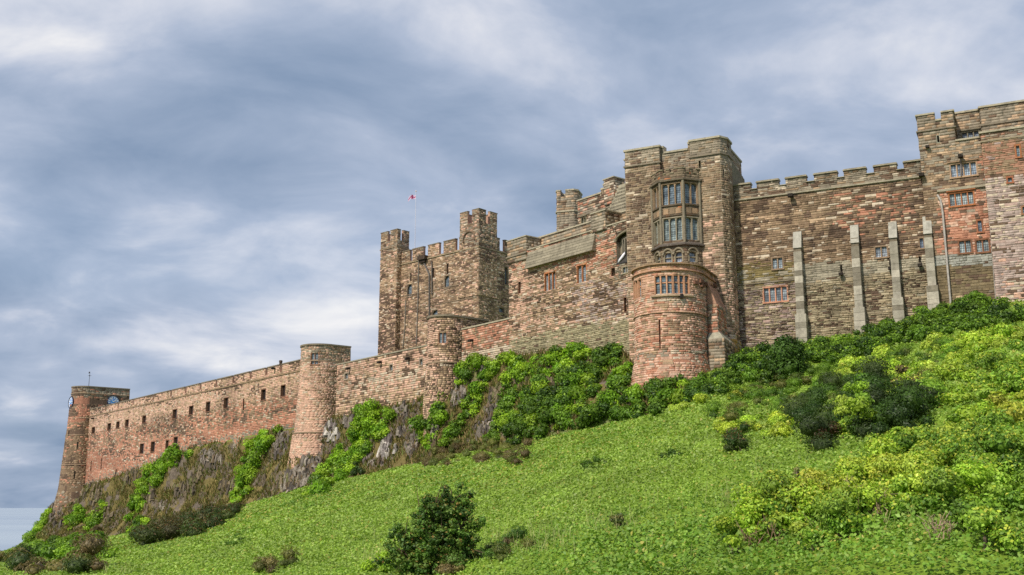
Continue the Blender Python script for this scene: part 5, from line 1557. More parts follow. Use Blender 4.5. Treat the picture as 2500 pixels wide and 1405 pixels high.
def mk_mixed(name, V, Q, Tr, CQ, CT, mat, parent):
    V = np.asarray(V, float) - origin(parent)
    me = bpy.data.meshes.new(name)
    m, k = len(Q), len(Tr)
    me.vertices.add(len(V)); me.loops.add(4 * m + 3 * k); me.polygons.add(m + k)
    me.vertices.foreach_set('co', V.ravel())
    me.loops.foreach_set('vertex_index', np.concatenate([Q.ravel(), Tr.ravel()]).astype(np.int32))
    me.polygons.foreach_set('loop_start', np.concatenate([np.arange(m) * 4, 4 * m + np.arange(k) * 3]).astype(np.int32))
    me.polygons.foreach_set('loop_total', np.concatenate([np.full(m, 4), np.full(k, 3)]).astype(np.int32))
    me.update(calc_edges=True)
    ca = me.attributes.new('Col', 'FLOAT_COLOR', 'CORNER')
    cc = np.ones((4 * m + 3 * k, 4))
    cc[:4 * m, :3] = np.repeat(np.clip(CQ, 0.003, 1), 4, axis=0); cc[4 * m:, :3] = np.repeat(np.clip(CT, 0.003, 1), 3, axis=0)
    ca.data.foreach_set('color', cc.ravel())
    me.materials.append(mat)
    o = bpy.data.objects.new(name, me); COL.objects.link(o)
    if parent is not None:
        o.parent = parent; ORG[o.name] = origin(parent)
    return o
def inpoly(x, y, poly):
    c = False; j = len(poly) - 1
    for i in range(len(poly)):
        xi, yi = poly[i]; xj, yj = poly[j]
        if (yi > y) != (yj > y) and x < (xj - xi) * (y - yi) / (yj - yi) + xi: c = not c
        j = i
    return c
def ellipse(cx, cy, w, h, rot=0.0, wob=0.12, r=rng, k=18):
    ph = r.uniform(0, 6.28, 3); out = []
    for i in range(k):
        t = 2 * math.pi * i / k
        f = 1 + wob * (math.sin(2 * t + ph[0]) + math.sin(3 * t + ph[1]) + 0.7 * math.sin(5 * t + ph[2]))
        x, y = w / 2 * f * math.cos(t), h / 2 * f * math.sin(t)
        out.append((cx + x * math.cos(rot) - y * math.sin(rot), cy + x * math.sin(rot) + y * math.cos(rot)))
    return out
def blanket(name, label, cat, group, poly, lr, leaf, palette, seed, lift=0.35, dens=1.0, jit=0.35, stems=True, **kw):
    """low growth that clothes the slope inside a patch"""
    r = np.random.default_rng(seed)
    xs, ys = [p[0] for p in poly], [p[1] for p in poly]
    A = 0.5 * abs(sum(xs[i] * ys[i - 1] - xs[i - 1] * ys[i] for i in range(len(xs))))
    g0, _ = ground(np.mean(xs), np.mean(ys))
    if g0 is None:
        return None
    m = g0[1] / F
    n = int(max(4, dens * A * m * m / (lr * lr * 0.95)))
    pts, tries = [], 0
    while len(pts) < n and tries < n * 40:
        tries += 1
        x, y = r.uniform(min(xs), max(xs)), r.uniform(min(ys), max(ys))
        if not inpoly(x, y, poly): continue
        g, nn = ground(x, y)
        if g is None or abs(g[1] - g0[1]) > max(10, 0.25 * g0[1]): continue
        pts.append((g, nn))
    if not pts: return None
    G = np.array([p[0] for p in pts]); NN = np.array([p[1] for p in pts])
    rad = lr * np.exp(jit * r.standard_normal(len(G))).clip(0.5, 1.9)
    up = unitv(NN * 0.6 + np.array([0, 0, 0.6]))
    C = G + up * (rad * (lift + 0.25 * r.standard_normal(len(G))))[:, None]
    T = thing(name, label, cat, G[np.argmin(G[:, 2])], group)
    foliage(T, C, rad, leaf, palette, r, **kw)
    if stems:
        for i in r.choice(len(G), min(len(G), 5), replace=False):
            mb = MB(); a = G[i] - np.array([0, 0, 0.15]); b = C[i] + r.normal(0, 0.15, 3) * lr
            mb.tube([a, (a + b) / 2 + r.normal(0, 0.08, 3), b], [0.05, 0.04, 0.02], 5, (1, 1, 1))
            mb.build('stem', M_BARK, T)
    return T
def bush(name, label, cat, group, cx, ybase, w, h, leaf, palette, seed, lumps=26, lr=None, lean=0.0, shape=None, stemcol=(1, 1, 1), **kw):
    """free-standing bush: stems from the ground and a crown of leaf clumps"""
    r = np.random.default_rng(seed)
    g, _ = ground(cx, ybase)
    m = g[1] / F; W, H = w * m, h * m
    T = thing(name, label, cat, g, group)
    lr = lr or 0.22 * min(W, H)
    C = []
    while len(C) < lumps:
        u = r.uniform(-1, 1, 3)
        if np.linalg.norm(u) > 1: continue
        if np.linalg.norm(u) < 0.35 and r.random() < 0.6: continue
        zc = 0.5 + 0.5 * u[2]
        if shape:
            a_, q_ = r.uniform(0, 6.283), r.random() ** 0.4; zc = r.random(); u = np.array([q_ * math.cos(a_), q_ * math.sin(a_), 0])
        wd = shape(zc) if shape else 1.0
        C.append([g[0] + u[0] * (W / 2 - lr * 0.7) * wd + lean * zc * H, g[1] + u[1] * (W / 2.4 - lr * 0.5) * wd + 0.15 * W, g[2] + lr * 0.5 + zc * (H - lr * 1.3)])
    C = np.array(C)
    rad = lr * r.uniform(0.55, 1.5, lumps)
    for i in range(lumps):
        d = drop(C[i, 0], C[i, 1])
        if d is not None and C[i, 2] < d[2] + 0.3 * rad[i]: C[i, 2] = d[2] + 0.3 * rad[i]
    foliage(T, C, rad, leaf, palette, r, **kw)
    k = 0
    for i in r.choice(lumps, min(lumps, 9), replace=False):
        b0 = g + np.array([r.normal(0, 0.06 * W), r.normal(0, 0.06 * W), -0.3])
        mid = b0 * 0.45 + C[i] * 0.55 + r.normal(0, 0.05 * W, 3)
        mb = MB(); mb.tube([b0, mid, C[i]], [0.035 * H ** 0.5 + 0.03, 0.03 * H ** 0.5 + 0.015, 0.012], 6, stemcol)
        mb.build('branch' if k else 'stem', M_BARK, T); k += 1
    return T

ORD = ['first', 'second', 'third', 'fourth', 'fifth', 'sixth', 'seventh', 'eighth', 'ninth', 'tenth', 'eleventh', 'twelfth', 'thirteenth', 'fourteenth', 'fifteenth', 'sixteenth', 'seventeenth', 'eighteenth', 'nineteenth', 'twentieth', 'twenty-first', 'twenty-second', 'twenty-third', 'twenty-fourth']
def ordinals(items, start, key=lambda a: a[0]):
    """one phrase an item: its place in the row, counted from a thing one can find"""
    rank = {i: k for k, i in enumerate(sorted(range(len(items)), key=lambda i: key(items[i])))}
    return [', %s from the %s' % (ORD[rank[i]], start) for i in range(len(items))]

# ---- ground cover over the whole open slope
fc_ = TQ
Pq = TV.reshape(-1, 3)[fc_]                                         # (m,4,3)
cenq = Pq.mean(1)
e1, e2 = Pq[:, 2] - Pq[:, 0], Pq[:, 3] - Pq[:, 1]
nq = np.cross(e1, e2); ar = 0.5 * np.linalg.norm(nq, axis=1); nq = unitv(nq); nq[nq[:, 2] < 0] *= -1
zq_ = ZN[:-1, :-1].reshape(-1); rk = ROCKY[:-1, :-1].reshape(-1)
qx, qy = proj(cenq); Yq_ = cenq[:, 1]
def scatter(dens, r):
    n = r.poisson(ar * dens); own = np.repeat(np.arange(len(ar)), n)
    u, v = r.random(len(own)), r.random(len(own))
    p = Pq[own]
    return own, (p[:, 0] * ((1 - u) * (1 - v))[:, None] + p[:, 1] * (u * (1 - v))[:, None] + p[:, 2] * (u * v)[:, None] + p[:, 3] * ((1 - u) * v)[:, None])
r = np.random.default_rng(77)
vis = (qx > -120) & (qx < 2900) & (Yq_ > 20) & (zq_ < 2.0) & (rk < 0.35)
dens = np.where(vis, np.clip(74 * (48.0 / np.maximum(Yq_, 20)) ** 1.45, 5.5, 98) * np.where(qx > 2560, 0.5, 1.0), 0)
own, cg = scatter(dens, r)
n = len(own); Yg = cg[:, 1]
leaf_s = np.clip(0.0021 * Yg + 0.028, 0.08, 0.5) * r.uniform(0.7, 1.35, n)
fx_, fy_ = proj(cg)
lush = sstep(1330, 1480, fx_) * sstep(-14, 14, fy_ - np.interp(fx_, [1300, 1560, 1760, 2100, 2500], [1350, 1300, 1275, 1230, 1150]))   # leafier ivy in front of the bank
lush = lush * (0.35 + 0.9 * fbm(cg[:, 0] * 0.5, cg[:, 1] * 0.5, 0, 141, 3))
leaf_s = leaf_s * (1 + 0.55 * lush)
cg = cg + nq[own] * (r.random(n) * (0.10 + 0.001 * Yg + 0.38 * lush))[:, None]
nm = nq[own] * 0.9 + 0.55 * r.standard_normal((n, 3)); nm[:, 2] = np.abs(nm[:, 2])
V, Q = leaf_quads(cg, nm, leaf_s, 0.7, r)
GA = np.array([s2l(154, 180, 74), s2l(144, 172, 66), s2l(132, 162, 62), s2l(154, 176, 88)])
GB = np.array([s2l(120, 156, 54), s2l(108, 146, 50), s2l(132, 162, 66)])
big = fbm(cg[:, 0] * 0.06, cg[:, 1] * 0.05, 0, 101, 4); sm = fbm(cg[:, 0] * 0.4, cg[:, 1] * 0.3, 0, 111, 3)
gx_, gy_ = proj(cg)
wB = np.clip(sstep(0.50, 0.62, big * 0.6 + sm * 0.4) * 0.75 + 0.75 * (1 - sstep(20, 34, Yg - 18)) * 0.5 + 0.5 * sstep(1240, 1340, gy_ - (gx_ - 1250) * -0.12) * (gx_ > 1300), 0, 0.95)
pick = r.random(n) < wB
Cg = np.where(pick[:, None], GB[r.integers(0, 3, n)], GA[r.integers(0, 4, n)]) * (0.80 + 0.42 * fbm(cg[:, 0] * 0.09, cg[:, 1] * 0.06, 0, 151, 4))[:, None] * (1 + 0.11 * r.standard_normal(n)).clip(0.5, 1.5)[:, None]
yl = (r.random(n) < 0.04 + 0.16 * sstep(0.5, 0.66, big)); Cg[yl] = s2l(178, 172, 84) * r.uniform(0.8, 1.1, (yl.sum(), 1))
o = mk('ground_cover', V, Q, M_LEAF, None, Cg * 0.92)
tag(o, 'dense bright green leafy ground cover over the open slope', 'ground cover', kind='stuff')
NG = n
# ---- dead and dry grass on the crags
vis = (qx > 40) & (qx < 1720) & (rk >= 0.18)
own, cg = scatter(np.where(vis, 16.0, 0), r)
n = len(own)
keep = fbm(cg[:, 0] * 0.35, cg[:, 2] * 0.5, cg[:, 1] * 0.35, 131, 3) > 0.40
own, cg = own[keep], cg[keep]; n = len(own)
tip = cg + np.column_stack([r.normal(0, 0.22, n), r.normal(0, 0.22, n) - 0.1, r.uniform(0.25, 0.75, n)])
wv = unitv(np.column_stack([r.standard_normal(n), r.standard_normal(n), np.zeros(n)])) * 0.09
V = np.stack([cg - wv, cg + wv, tip + wv * 0.3, tip - wv * 0.3], 1).reshape(-1, 3)
Cd = np.array([s2l(136, 120, 74), s2l(118, 108, 60), s2l(104, 112, 50), s2l(146, 126, 86), s2l(98, 112, 46)])[r.integers(0, 5, n)] * r.uniform(0.7, 1.2, (n, 1))
o = mk('dry_grass', V, np.arange(4 * n).reshape(n, 4), M_DRY, None, Cd)
tag(o, 'brown and olive dry grass growing over the crags', 'grass', kind='stuff')

# ---- crags: clusters of jagged upright columns
def crag(cx, cy, w, h, seed, label, group, tone, n=None):
    r = np.random.default_rng(seed)
    g, _ = ground(cx, cy)
    if g is None: return
    m = g[1] / F
    T = thing('crag', label, 'rock', g - np.array([0, 0, 0.5]), group)
    n = n or int(np.clip(w * h / 55, 8, 40))
    poly = ellipse(cx, cy, w, h, 0.2, 0.15, r)
    k = 0
    while k < n:
        x, y = cx + r.uniform(-.55, .55) * w, cy + r.uniform(-.55, .55) * h
        if not inpoly(x, y, poly): k += 0.2; continue
        p, nn = ground(x, y)
        k += 1
        if p is None or abs(p[1] - g[1]) > 8: continue
        rad = r.uniform(0.16, 0.48) * (0.6 + 0.35 * m * 20); ht = r.uniform(0.5, 1.7) * (0.6 + 0.35 * m * 20)
        lean = np.array([r.normal(0, 0.12), r.normal(0, 0.10), 1.0]); lean /= np.linalg.norm(lean)
        s_ = 5; ph = r.uniform(0, 6.28); V = []
        base = p - lean * ht * 0.55 + nn * 0.05
        for lv, (f, sc) in enumerate(((0, 1.15), (0.55, 1.0), (0.9, 0.8), (1.0, 0.45))):
            for q in range(s_):
                t = ph + 2 * math.pi * q / s_ + r.normal(0, 0.12)
                rr = rad * sc * r.uniform(0.75, 1.2)
                V.append(base + lean * ht * (f + (r.normal(0, 0.07) if lv else 0)) + np.array([rr * math.cos(t) * 0.9, rr * math.sin(t), 0]))
        fcs = []
        for lv in range(3):
            for q in range(s_):
                q2 = (q + 1) % s_
                fcs.append((lv * s_ + q, lv * s_ + q2, (lv + 1) * s_ + q2, (lv + 1) * s_ + q))
        fcs.append(tuple(3 * s_ + q for q in range(s_)))
        cb = np.array(tone[r.integers(0, len(tone))]) * r.uniform(0.6, 1.3)
        mk('rock_column', V, fcs, M_ROCK, T, cb)
RK = [s2l(124, 114, 104), s2l(94, 86, 80), s2l(142, 132, 120), s2l(108, 92, 74)]
RB = [s2l(114, 100, 78), s2l(92, 82, 70), s2l(126, 112, 90), s2l(104, 102, 66)]
RW = [s2l(186, 178, 168), s2l(150, 142, 136), s2l(112, 102, 98)]
lab1 = 'jagged rock outcrop below the long curtain wall'; grp1 = 'crags below the long wall'
LST = [(300, 1120, 46, 34), (322, 1165, 40, 50), (225, 1205, 50, 50), (140, 1262, 40, 60), (250, 1255, 60, 46), (360, 1215, 40, 50), (515, 1118, 60, 36), (560, 1190, 50, 46), (620, 1120, 30, 40), (690, 1090, 46, 70), (680, 1180, 80, 56), (450, 1200, 60, 36), (400, 1240, 40, 30), (480, 1160, 36, 30), (180, 1225, 36, 40)]
ORDL = ordinals(LST, 'clock tower')
for i, a in enumerate(LST):
    crag(*a, 300 + i, lab1 + ORDL[i], grp1, RB if i % 3 else RK)
lab2 = 'pale and dark jagged crag between the round turrets'; grp2 = 'crags between the turrets'
LST = [(990, 1015, 56, 110), (945, 1092, 44, 54), (800, 1050, 66, 50), (742, 1150, 44, 56), (700, 1200, 56, 40), (1008, 1085, 34, 60), (905, 1120, 60, 30), (850, 1020, 26, 30), (770, 1090, 40, 40), (722, 1165, 50, 50), (765, 1135, 40, 40)]
ORDL = ordinals(LST, 'taller round turret')
for i, a in enumerate(LST):
    crag(*a, 330 + i, lab2 + ORDL[i], grp2, RW if i in (1, 2) else RK)
lab3 = 'dark rock showing through the chapel range ivy'; grp3 = 'rocks in the ivy'
LST = [(1115, 962, 40, 70), (1165, 955, 34, 70), (1205, 1010, 36, 80), (1215, 960, 40, 40), (1180, 1045, 40, 30), (1335, 930, 40, 24), (1395, 905, 40, 26), (1320, 962, 30, 30), (1190, 893, 34, 12), (1270, 930, 34, 24), (1060, 1060, 20, 60)]
ORDL = ordinals(LST, 'nearer round turret')
for i, a in enumerate(LST):
    crag(*a, 350 + i, lab3 + ORDL[i], grp3, RB if i % 2 else RK)

# ---- ivy on the crags
IV1 = [s2l(126, 162, 38), s2l(108, 148, 34), s2l(144, 174, 46)]
IV2 = [s2l(90, 122, 36), s2l(78, 108, 34), s2l(104, 136, 42)]
IV3 = [s2l(64, 92, 32), s2l(72, 100, 36), s2l(56, 80, 30)]
ivyL = 'ivy streak below the long curtain wall'
polys = [[(455, 1085), (472, 1110), (425, 1150), (385, 1180), (352, 1245), (315, 1275), (326, 1225), (352, 1165), (400, 1112)],
         [(640, 1050), (685, 1050), (662, 1090), (642, 1130), (615, 1200), (580, 1238), (568, 1205), (590, 1140), (610, 1090)],
         [(112, 1248), (125, 1252), (105, 1290), (80, 1325), (58, 1335), (80, 1290)], [(205, 1240), (212, 1255), (185, 1290), (150, 1310), (165, 1270)], [(258, 1218), (266, 1235), (240, 1280), (205, 1305), (225, 1250)]]
for i, p in enumerate(polys):
    blanket('ivy', ivyL + ordinals(polys, 'clock tower', key=lambda p: p[0][0])[i], 'ivy', 'ivy streaks below the long wall', p, 0.85, 0.40, IV1, 400 + i, lift=0.25, dens=1.25, stems=False)
ivyM = 'thick ivy on the crag between the round turrets'
LST = [[(880, 1008), (930, 996), (962, 1020), (955, 1062), (910, 1092), (880, 1140), (858, 1100), (862, 1040)], [(862, 1100), (880, 1140), (830, 1182), (780, 1212), (738, 1224), (790, 1152), (840, 1082)],
                       [(1040, 990), (1092, 963), (1085, 1012), (1062, 1072), (1050, 1104), (1034, 1092), (1014, 1040)]]
ORDL = ordinals(LST, 'taller round turret', key=lambda p: p[0][0])
for i, p in enumerate(LST):
    blanket('ivy', ivyM + ORDL[i], 'ivy', 'ivy between the turrets', p, 0.72, 0.32, IV1 if i != 2 else IV1 + IV2, 420 + i, lift=0.3, dens=1.25, stems=False)
ivyC = 'bright ivy strip below the chapel range'
LST = [[(1150, 872), (1184, 880), (1145, 930), (1108, 958), (1098, 930)], [(1190, 888), (1232, 878), (1202, 930), (1162, 1010), (1112, 1072), (1072, 1094), (1100, 1040), (1140, 980), (1165, 930)],
                       [(1240, 868), (1292, 878), (1276, 940), (1252, 1000), (1216, 1062), (1188, 1078), (1215, 1000), (1235, 930)], [(1290, 878), (1360, 862), (1432, 848), (1440, 872), (1400, 900), (1340, 912), (1290, 920), (1262, 960)]]
ORDL = ordinals(LST, 'nearer round turret', key=lambda p: p[0][0])
for i, p in enumerate(LST):
    blanket('ivy', ivyC + ORDL[i], 'ivy', 'ivy strips below the chapel range', p, 0.55, 0.26, IV1 + IV2[:1], 430 + i, lift=0.3, dens=1.3, stems=False)

# ---- dark green shrubs on the bank between chapel range and hall
shC = 'dark green shrub below the chapel range'
LST = [(1340, 960, 130, 80, -0.3), (1270, 1010, 110, 90, -0.6), (1245, 1060, 90, 50, -0.2), (1330, 1045, 120, 60, -0.1), (1420, 940, 100, 90, 0), (1470, 885, 100, 50, -0.2), (1520, 930, 70, 80, 0), (1425, 1020, 120, 60, -0.1), (1510, 1000, 110, 70, 0), (1580, 975, 100, 50, 0), (1590, 1008, 90, 36, -0.2), (1650, 965, 110, 50, -0.2), (1385, 985, 110, 60, 0)]
ORDL = ordinals(LST, 'nearer round turret')
for i, (cx, cy, w, h, rt) in enumerate(LST):
    blanket('shrub', shC + ORDL[i], 'shrub', 'shrubs below the chapel range', ellipse(cx, cy, w, h, rt), 0.6, 0.25, IV1 + IV2 + IV2 + IV3[:1], 450 + i, lift=0.45, dens=1.1, tips=IV1, tip_amt=0.12)
shT = 'dark green shrub below the half-round tower'
LST = [(1735, 945, 100, 44), (1790, 925, 90, 44), (1835, 890, 90, 56), (1860, 925, 80, 40), (1700, 975, 60, 30)]
ORDL = ordinals(LST, 'half-round tower')
for i, (cx, cy, w, h) in enumerate(LST):
    blanket('shrub', shT + ORDL[i], 'shrub', 'shrubs at the foot of the half-round tower', ellipse(cx, cy, w, h, -0.15), 0.5, 0.22, IV2 + IV3[:1], 480 + i, lift=0.5, dens=1.1, tips=IV1, tip_amt=0.2)
shH = 'dark green shrub along the hall wall foot'
LST = [(2000, 862, 130, 46), (2090, 846, 130, 46), (2180, 822, 150, 52), (2280, 795, 150, 56), (2380, 772, 140, 52), (2470, 768, 130, 52), (2030, 885, 130, 36), (2130, 866, 90, 30), (2340, 800, 130, 40), (2450, 800, 120, 36), (2580, 758, 130, 60), (2690, 745, 130, 60)]
ORDL = ordinals(LST, 'oriel tower')
for i, (cx, cy, w, h) in enumerate(LST):
    blanket('shrub', shH + ORDL[i], 'shrub', 'shrubs along the hall wall', ellipse(cx, cy, w, h, -0.2), 0.5, 0.21, IV2 + IV2 + IV3[:1], 500 + i, lift=0.5, dens=1.05, tips=IV1, tip_amt=0.25)
bush('dark_bush', 'tall dark green bush standing before the first buttress', 'bush', None, 1928, 925, 110, 105, 0.22, IV3, 520, lumps=34, cover=1.2, flat=0.9)

# ---- left foot of the hill
lf = 'green leafy shrub at the foot of the crags'
LST = [(95, 1352, 90, 44), (150, 1340, 80, 40), (215, 1335, 90, 44), (255, 1355, 70, 40), (130, 1375, 90, 36), (200, 1372, 80, 34)]
ORDL = ordinals(LST, 'clock tower')
for i, (cx, cy, w, h) in enumerate(LST):
    blanket('shrub', lf + ORDL[i], 'shrub', 'shrubs by the clock tower', ellipse(cx, cy, w, h, -0.1), 0.7, 0.30, IV2 + IV1[:1], 530 + i, lift=0.6, dens=1.1, tips=IV1, tip_amt=0.3)
GO = [s2l(72, 88, 40), s2l(62, 78, 36), s2l(84, 96, 46), s2l(84, 82, 46)]
OL = [s2l(120, 122, 62), s2l(102, 112, 54), s2l(134, 124, 76), s2l(112, 98, 64)]
LST = [(25, 1375, 80, 46), (60, 1398, 80, 40), (165, 1398, 100, 36), (225, 1398, 70, 30)]
ORDL = ordinals(LST, 'low corner')
for i, (cx, cy, w, h) in enumerate(LST):
    blanket('scrub', 'olive brown scrub at the lowest corner of the hill' + ORDL[i], 'scrub', 'scrub at the low corner', ellipse(cx, cy, w, h, -0.05), 0.6, 0.24, OL + GO[:2], 545 + i, lift=0.6, dens=1.1, asp=0.3)
blanket('gorse_bush', 'long dark olive gorse bush at the edge of the field below the crags', 'gorse', None, [(335, 1340), (345, 1300), (400, 1262), (470, 1235), (540, 1220), (592, 1232), (585, 1258), (540, 1285), (480, 1310), (420, 1335), (365, 1352)], 0.8, 0.27, GO, 560, lift=0.55, dens=1.25, asp=0.35, tips=[s2l(110, 84, 50)], tip_amt=0.25)
blanket('round_shrub', 'small bright green rounded shrub beside the long gorse bush', 'shrub', None, ellipse(338, 1295, 56, 36, -0.2), 0.6, 0.30, IV1 + IV2, 561, lift=0.6)
blanket('scrub', 'low brown scrub clump under the crags by the clock tower', 'scrub', None, ellipse(232, 1304, 80, 18, -0.1), 0.5, 0.26, OL, 562, lift=0.5, asp=0.3)
blanket('dark_shrub', 'dark green shrub at the crag foot beneath the thick ivy', 'shrub', None, ellipse(868, 1152, 46, 30), 0.45, 0.22, IV3, 563, lift=0.6)
LST = [(1110, 1100, 100, 40), (1180, 1110, 100, 44), (1080, 1130, 70, 30), (1260, 1112, 80, 44)]
ORDL = ordinals(LST, 'crags')
for i, (cx, cy, w, h) in enumerate(LST):
    blanket('scrub', 'olive and brown scrub on the field crest below the ivy' + ORDL[i], 'scrub', 'scrub on the field crest', ellipse(cx, cy, w, h, -0.15), 0.38, 0.16, OL, 570 + i, lift=0.5, asp=0.3, dens=0.9)

# ---- the big bush on the open field and low growth round it
MAP = [s2l(84, 116, 44), s2l(98, 130, 52), s2l(70, 100, 40), s2l(112, 138, 60)]
def lobed_bush(name, label, cat, lobes, ybase, leaf, palette, seed, lr, **kw):
    """bush made of several leafy boughs; lobes are (px, py, radius px, metres towards the back)"""
    r = np.random.default_rng(seed)
    g, _ = ground(np.mean([l[0] for l in lobes]), ybase)
    T = thing(name, label, cat, g); m = g[1] / F; C, R, hub = [], [], []
    for (x, y, rp, dy) in lobes:
        c = P(x, y, g[1] + dy); R0 = rp * m; hub.append(c)
        for k in range(int(10 + 26 * (R0 / lr / 3.0) ** 2)):
            d = r.standard_normal(3); d /= np.linalg.norm(d)
            q = c + d * R0 * (1.0 - 0.55 * r.random() ** 1.6) * (1 + 0.22 * r.standard_normal()) * np.array([1, 0.8, 1])
            f = drop(q[0], q[1])
            if f is not None: q[2] = max(q[2], f[2] + 0.05)
            C.append(q); R.append(lr * r.uniform(0.5, 1.4))
    foliage(T, np.array(C), np.array(R), leaf, palette, r, **kw)
    for k, c in enumerate(hub):
        b0 = g + np.array([r.normal(0, 0.12), 0.3 + r.normal(0, 0.1), -0.3]); mb = MB()
        mb.tube([b0, b0 * 0.5 + c * 0.5 + r.normal(0, 0.12, 3), c, c + (c - b0) * 0.25], [0.10, 0.07, 0.04, 0.015], 7, (0.6, 0.55, 0.5)); mb.build('branch' if k else 'stem', M_BARK, T)
        for _ in range(5):
            d = r.standard_normal(3); d[2] = abs(d[2]); mb = MB(); mb.tube([c, c + d * 0.35 + np.array([0, 0, 0.1]), c + d * 0.6], [0.03, 0.018, 0.006], 5, (0.7, 0.6, 0.5)); mb.build('twig', M_BARK, T)
    return T
lobed_bush('maple_bush', 'large green bush with rusty brown edge standing alone on the field', 'bush', [(1098, 1240, 52, 0.6), (1058, 1262, 46, 0.2), (1125, 1290, 48, 0.3), (1030, 1305, 50, 0.0), (1080, 1325, 56, 0.0), (985, 1350, 44, 0.1), (1130, 1350, 40, 0.2), (1040, 1372, 46, -0.2), (1090, 1385, 40, -0.2)],
           1400, 0.12, MAP, 580, 0.19, cover=0.9, tips=[s2l(140, 112, 58), s2l(150, 130, 64), s2l(130, 134, 60)], tip_amt=0.22, core=0.5, flat=0.9, ragged=0.6, updir=0.5)
LST = [(1010, 1395, 80, 40), (1140, 1375, 90, 46), (1215, 1360, 80, 40), (1080, 1400, 80, 26), (1260, 1330, 70, 30)]
ORDL = ordinals(LST, 'open field')
for i, (cx, cy, w, h) in enumerate(LST):
    blanket('scrub', 'low olive scrub round the foot of the lone field bush' + ORDL[i], 'scrub', 'scrub round the lone bush', ellipse(cx, cy, w, h), 0.24, 0.10, OL + MAP[:2], 590 + i, lift=0.5, asp=0.35)
blanket('shrub', 'small bright green leafy patch beside the lone field bush', 'shrub', None, ellipse(925, 1388, 80, 34, -0.3), 0.24, 0.11, IV1, 596, lift=0.5)
blanket('scrub', 'small olive scrub clump low on the open field', 'scrub', None, ellipse(672, 1385, 80, 34, -0.2), 0.26, 0.11, OL, 597, lift=0.5, asp=0.3)
bush('sapling', 'small slender sapling alone in the upper field', 'sapling', None, 1512, 1290, 36, 46, 0.09, [s2l(96, 110, 54), s2l(120, 116, 66)], 598, lumps=10, cover=0.7)
bush('brown_tuft', 'little brown tuft alone in the field below the dark gorse', 'tuft', None, 1942, 1165, 34, 28, 0.09, [s2l(130, 116, 76), s2l(120, 122, 70)], 599, lumps=8, cover=0.6, asp=0.3)
LST = [(1640, 1112, 60, 24), (1450, 1135, 70, 30), (575, 1325, 70, 26)]
ORDL = ordinals(LST, 'long gorse bush')
for i, (cx, cy, w, h) in enumerate(LST):
    blanket('weed_patch', 'patch of taller dark green weeds in the open field' + ORDL[i], 'weeds', 'weed patches in the field', ellipse(cx, cy, w, h, -0.2), 0.16, 0.10, IV2, 602 + i, lift=0.3, dens=0.6, stems=False)

# ---- right-hand slope: bright shrubs, gorse, and the leafy bank
BR = [s2l(158, 186, 58), s2l(140, 172, 50), s2l(174, 194, 74)]
YE = [s2l(184, 196, 64), s2l(172, 188, 60), s2l(192, 194, 76)]
BG = [s2l(122, 156, 50), s2l(106, 144, 44), s2l(138, 168, 60)]
br_l = 'bright green shrub on the slope below the hall'
LST = [(2135, 905, 150, 64, 0.17, BR), (2065, 925, 50, 26, 0.17, BR), (2325, 842, 110, 40, 0.17, BR), (2430, 835, 150, 50, 0.17, BR), (2460, 880, 120, 56, 0.16, BR + BG), (2370, 880, 110, 44, 0.16, BR), (2330, 955, 170, 90, 0.15, BG + BR), (2450, 945, 130, 90, 0.15, BG + BR[:1]),
                                          (2410, 1030, 170, 60, 0.14, BR + BG), (2475, 1010, 90, 60, 0.14, BG + YE), (2250, 905, 70, 36, 0.17, BR), (2210, 935, 110, 36, 0.17, BR + OL), (2600, 840, 180, 90, 0.2, BR + BG), (2620, 960, 200, 110, 0.2, BG + BR)]
ORDL = ordinals(LST, 'tall dark bush')
for i, (cx, cy, w, h, lf_, pl_) in enumerate(LST):
    blanket('shrub', br_l + ORDL[i], 'shrub', 'bright shrubs on the upper slope', ellipse(cx, cy, w, h, -0.18), 0.42, lf_, pl_, 620 + i, lift=0.5, dens=1.0, tips=YE, tip_amt=0.3)
ol_l = 'olive scrub among the bright upper-slope shrubs'
LST = [(1890, 955, 150, 50), (1980, 925, 120, 40), (2060, 955, 160, 40), (1830, 985, 110, 44), (1770, 1020, 80, 50), (2275, 872, 120, 46), (2160, 950, 150, 30), (2200, 885, 60, 40), (1930, 1000, 90, 50), (2260, 955, 70, 60)]
ORDL = ordinals(LST, 'half-round tower')
for i, (cx, cy, w, h) in enumerate(LST):
    blanket('scrub', ol_l + ORDL[i], 'scrub', 'olive scrub on the upper slope', ellipse(cx, cy, w, h, -0.2), 0.36, 0.15, OL[:2] + IV2 + BG, 640 + i, lift=0.45, dens=0.95, asp=0.3)
ye_l = 'yellow-green leafy patch along the upper field edge'
LST = [(1680, 990, 90, 22), (1805, 968, 70, 24), (1745, 1045, 60, 24), (1870, 1035, 150, 40), (1910, 1058, 90, 24), (1790, 1062, 70, 24)]
ORDL = ordinals(LST, 'half-round tower')
for i, (cx, cy, w, h) in enumerate(LST):
    blanket('shrub', ye_l + ORDL[i], 'shrub', 'yellow-green patches by the field edge', ellipse(cx, cy, w, h, -0.25), 0.30, 0.14, BR + YE, 655 + i, lift=0.45, dens=1.0)
blanket('gorse_bush', 'wide dark brown gorse bush beside the ivy-covered gorse', 'gorse', None, [(1935, 1050), (1950, 1010), (2000, 968), (2070, 945), (2150, 948), (2120, 975), (2070, 1000), (2050, 1040), (2010, 1060)], 0.55, 0.14, IV3 + GO[:2], 670, lift=0.55, dens=1.5, asp=0.33)
blanket('gorse_bush', 'large dark gorse bush with bright ivy climbing over it', 'gorse', None, [(2055, 1060), (2070, 1010), (2120, 970), (2180, 955), (2245, 970), (2270, 1010), (2265, 1050), (2200, 1068), (2120, 1075)], 0.58, 0.14, GO[:2] + IV3, 671, lift=0.6, dens=1.5, asp=0.4)
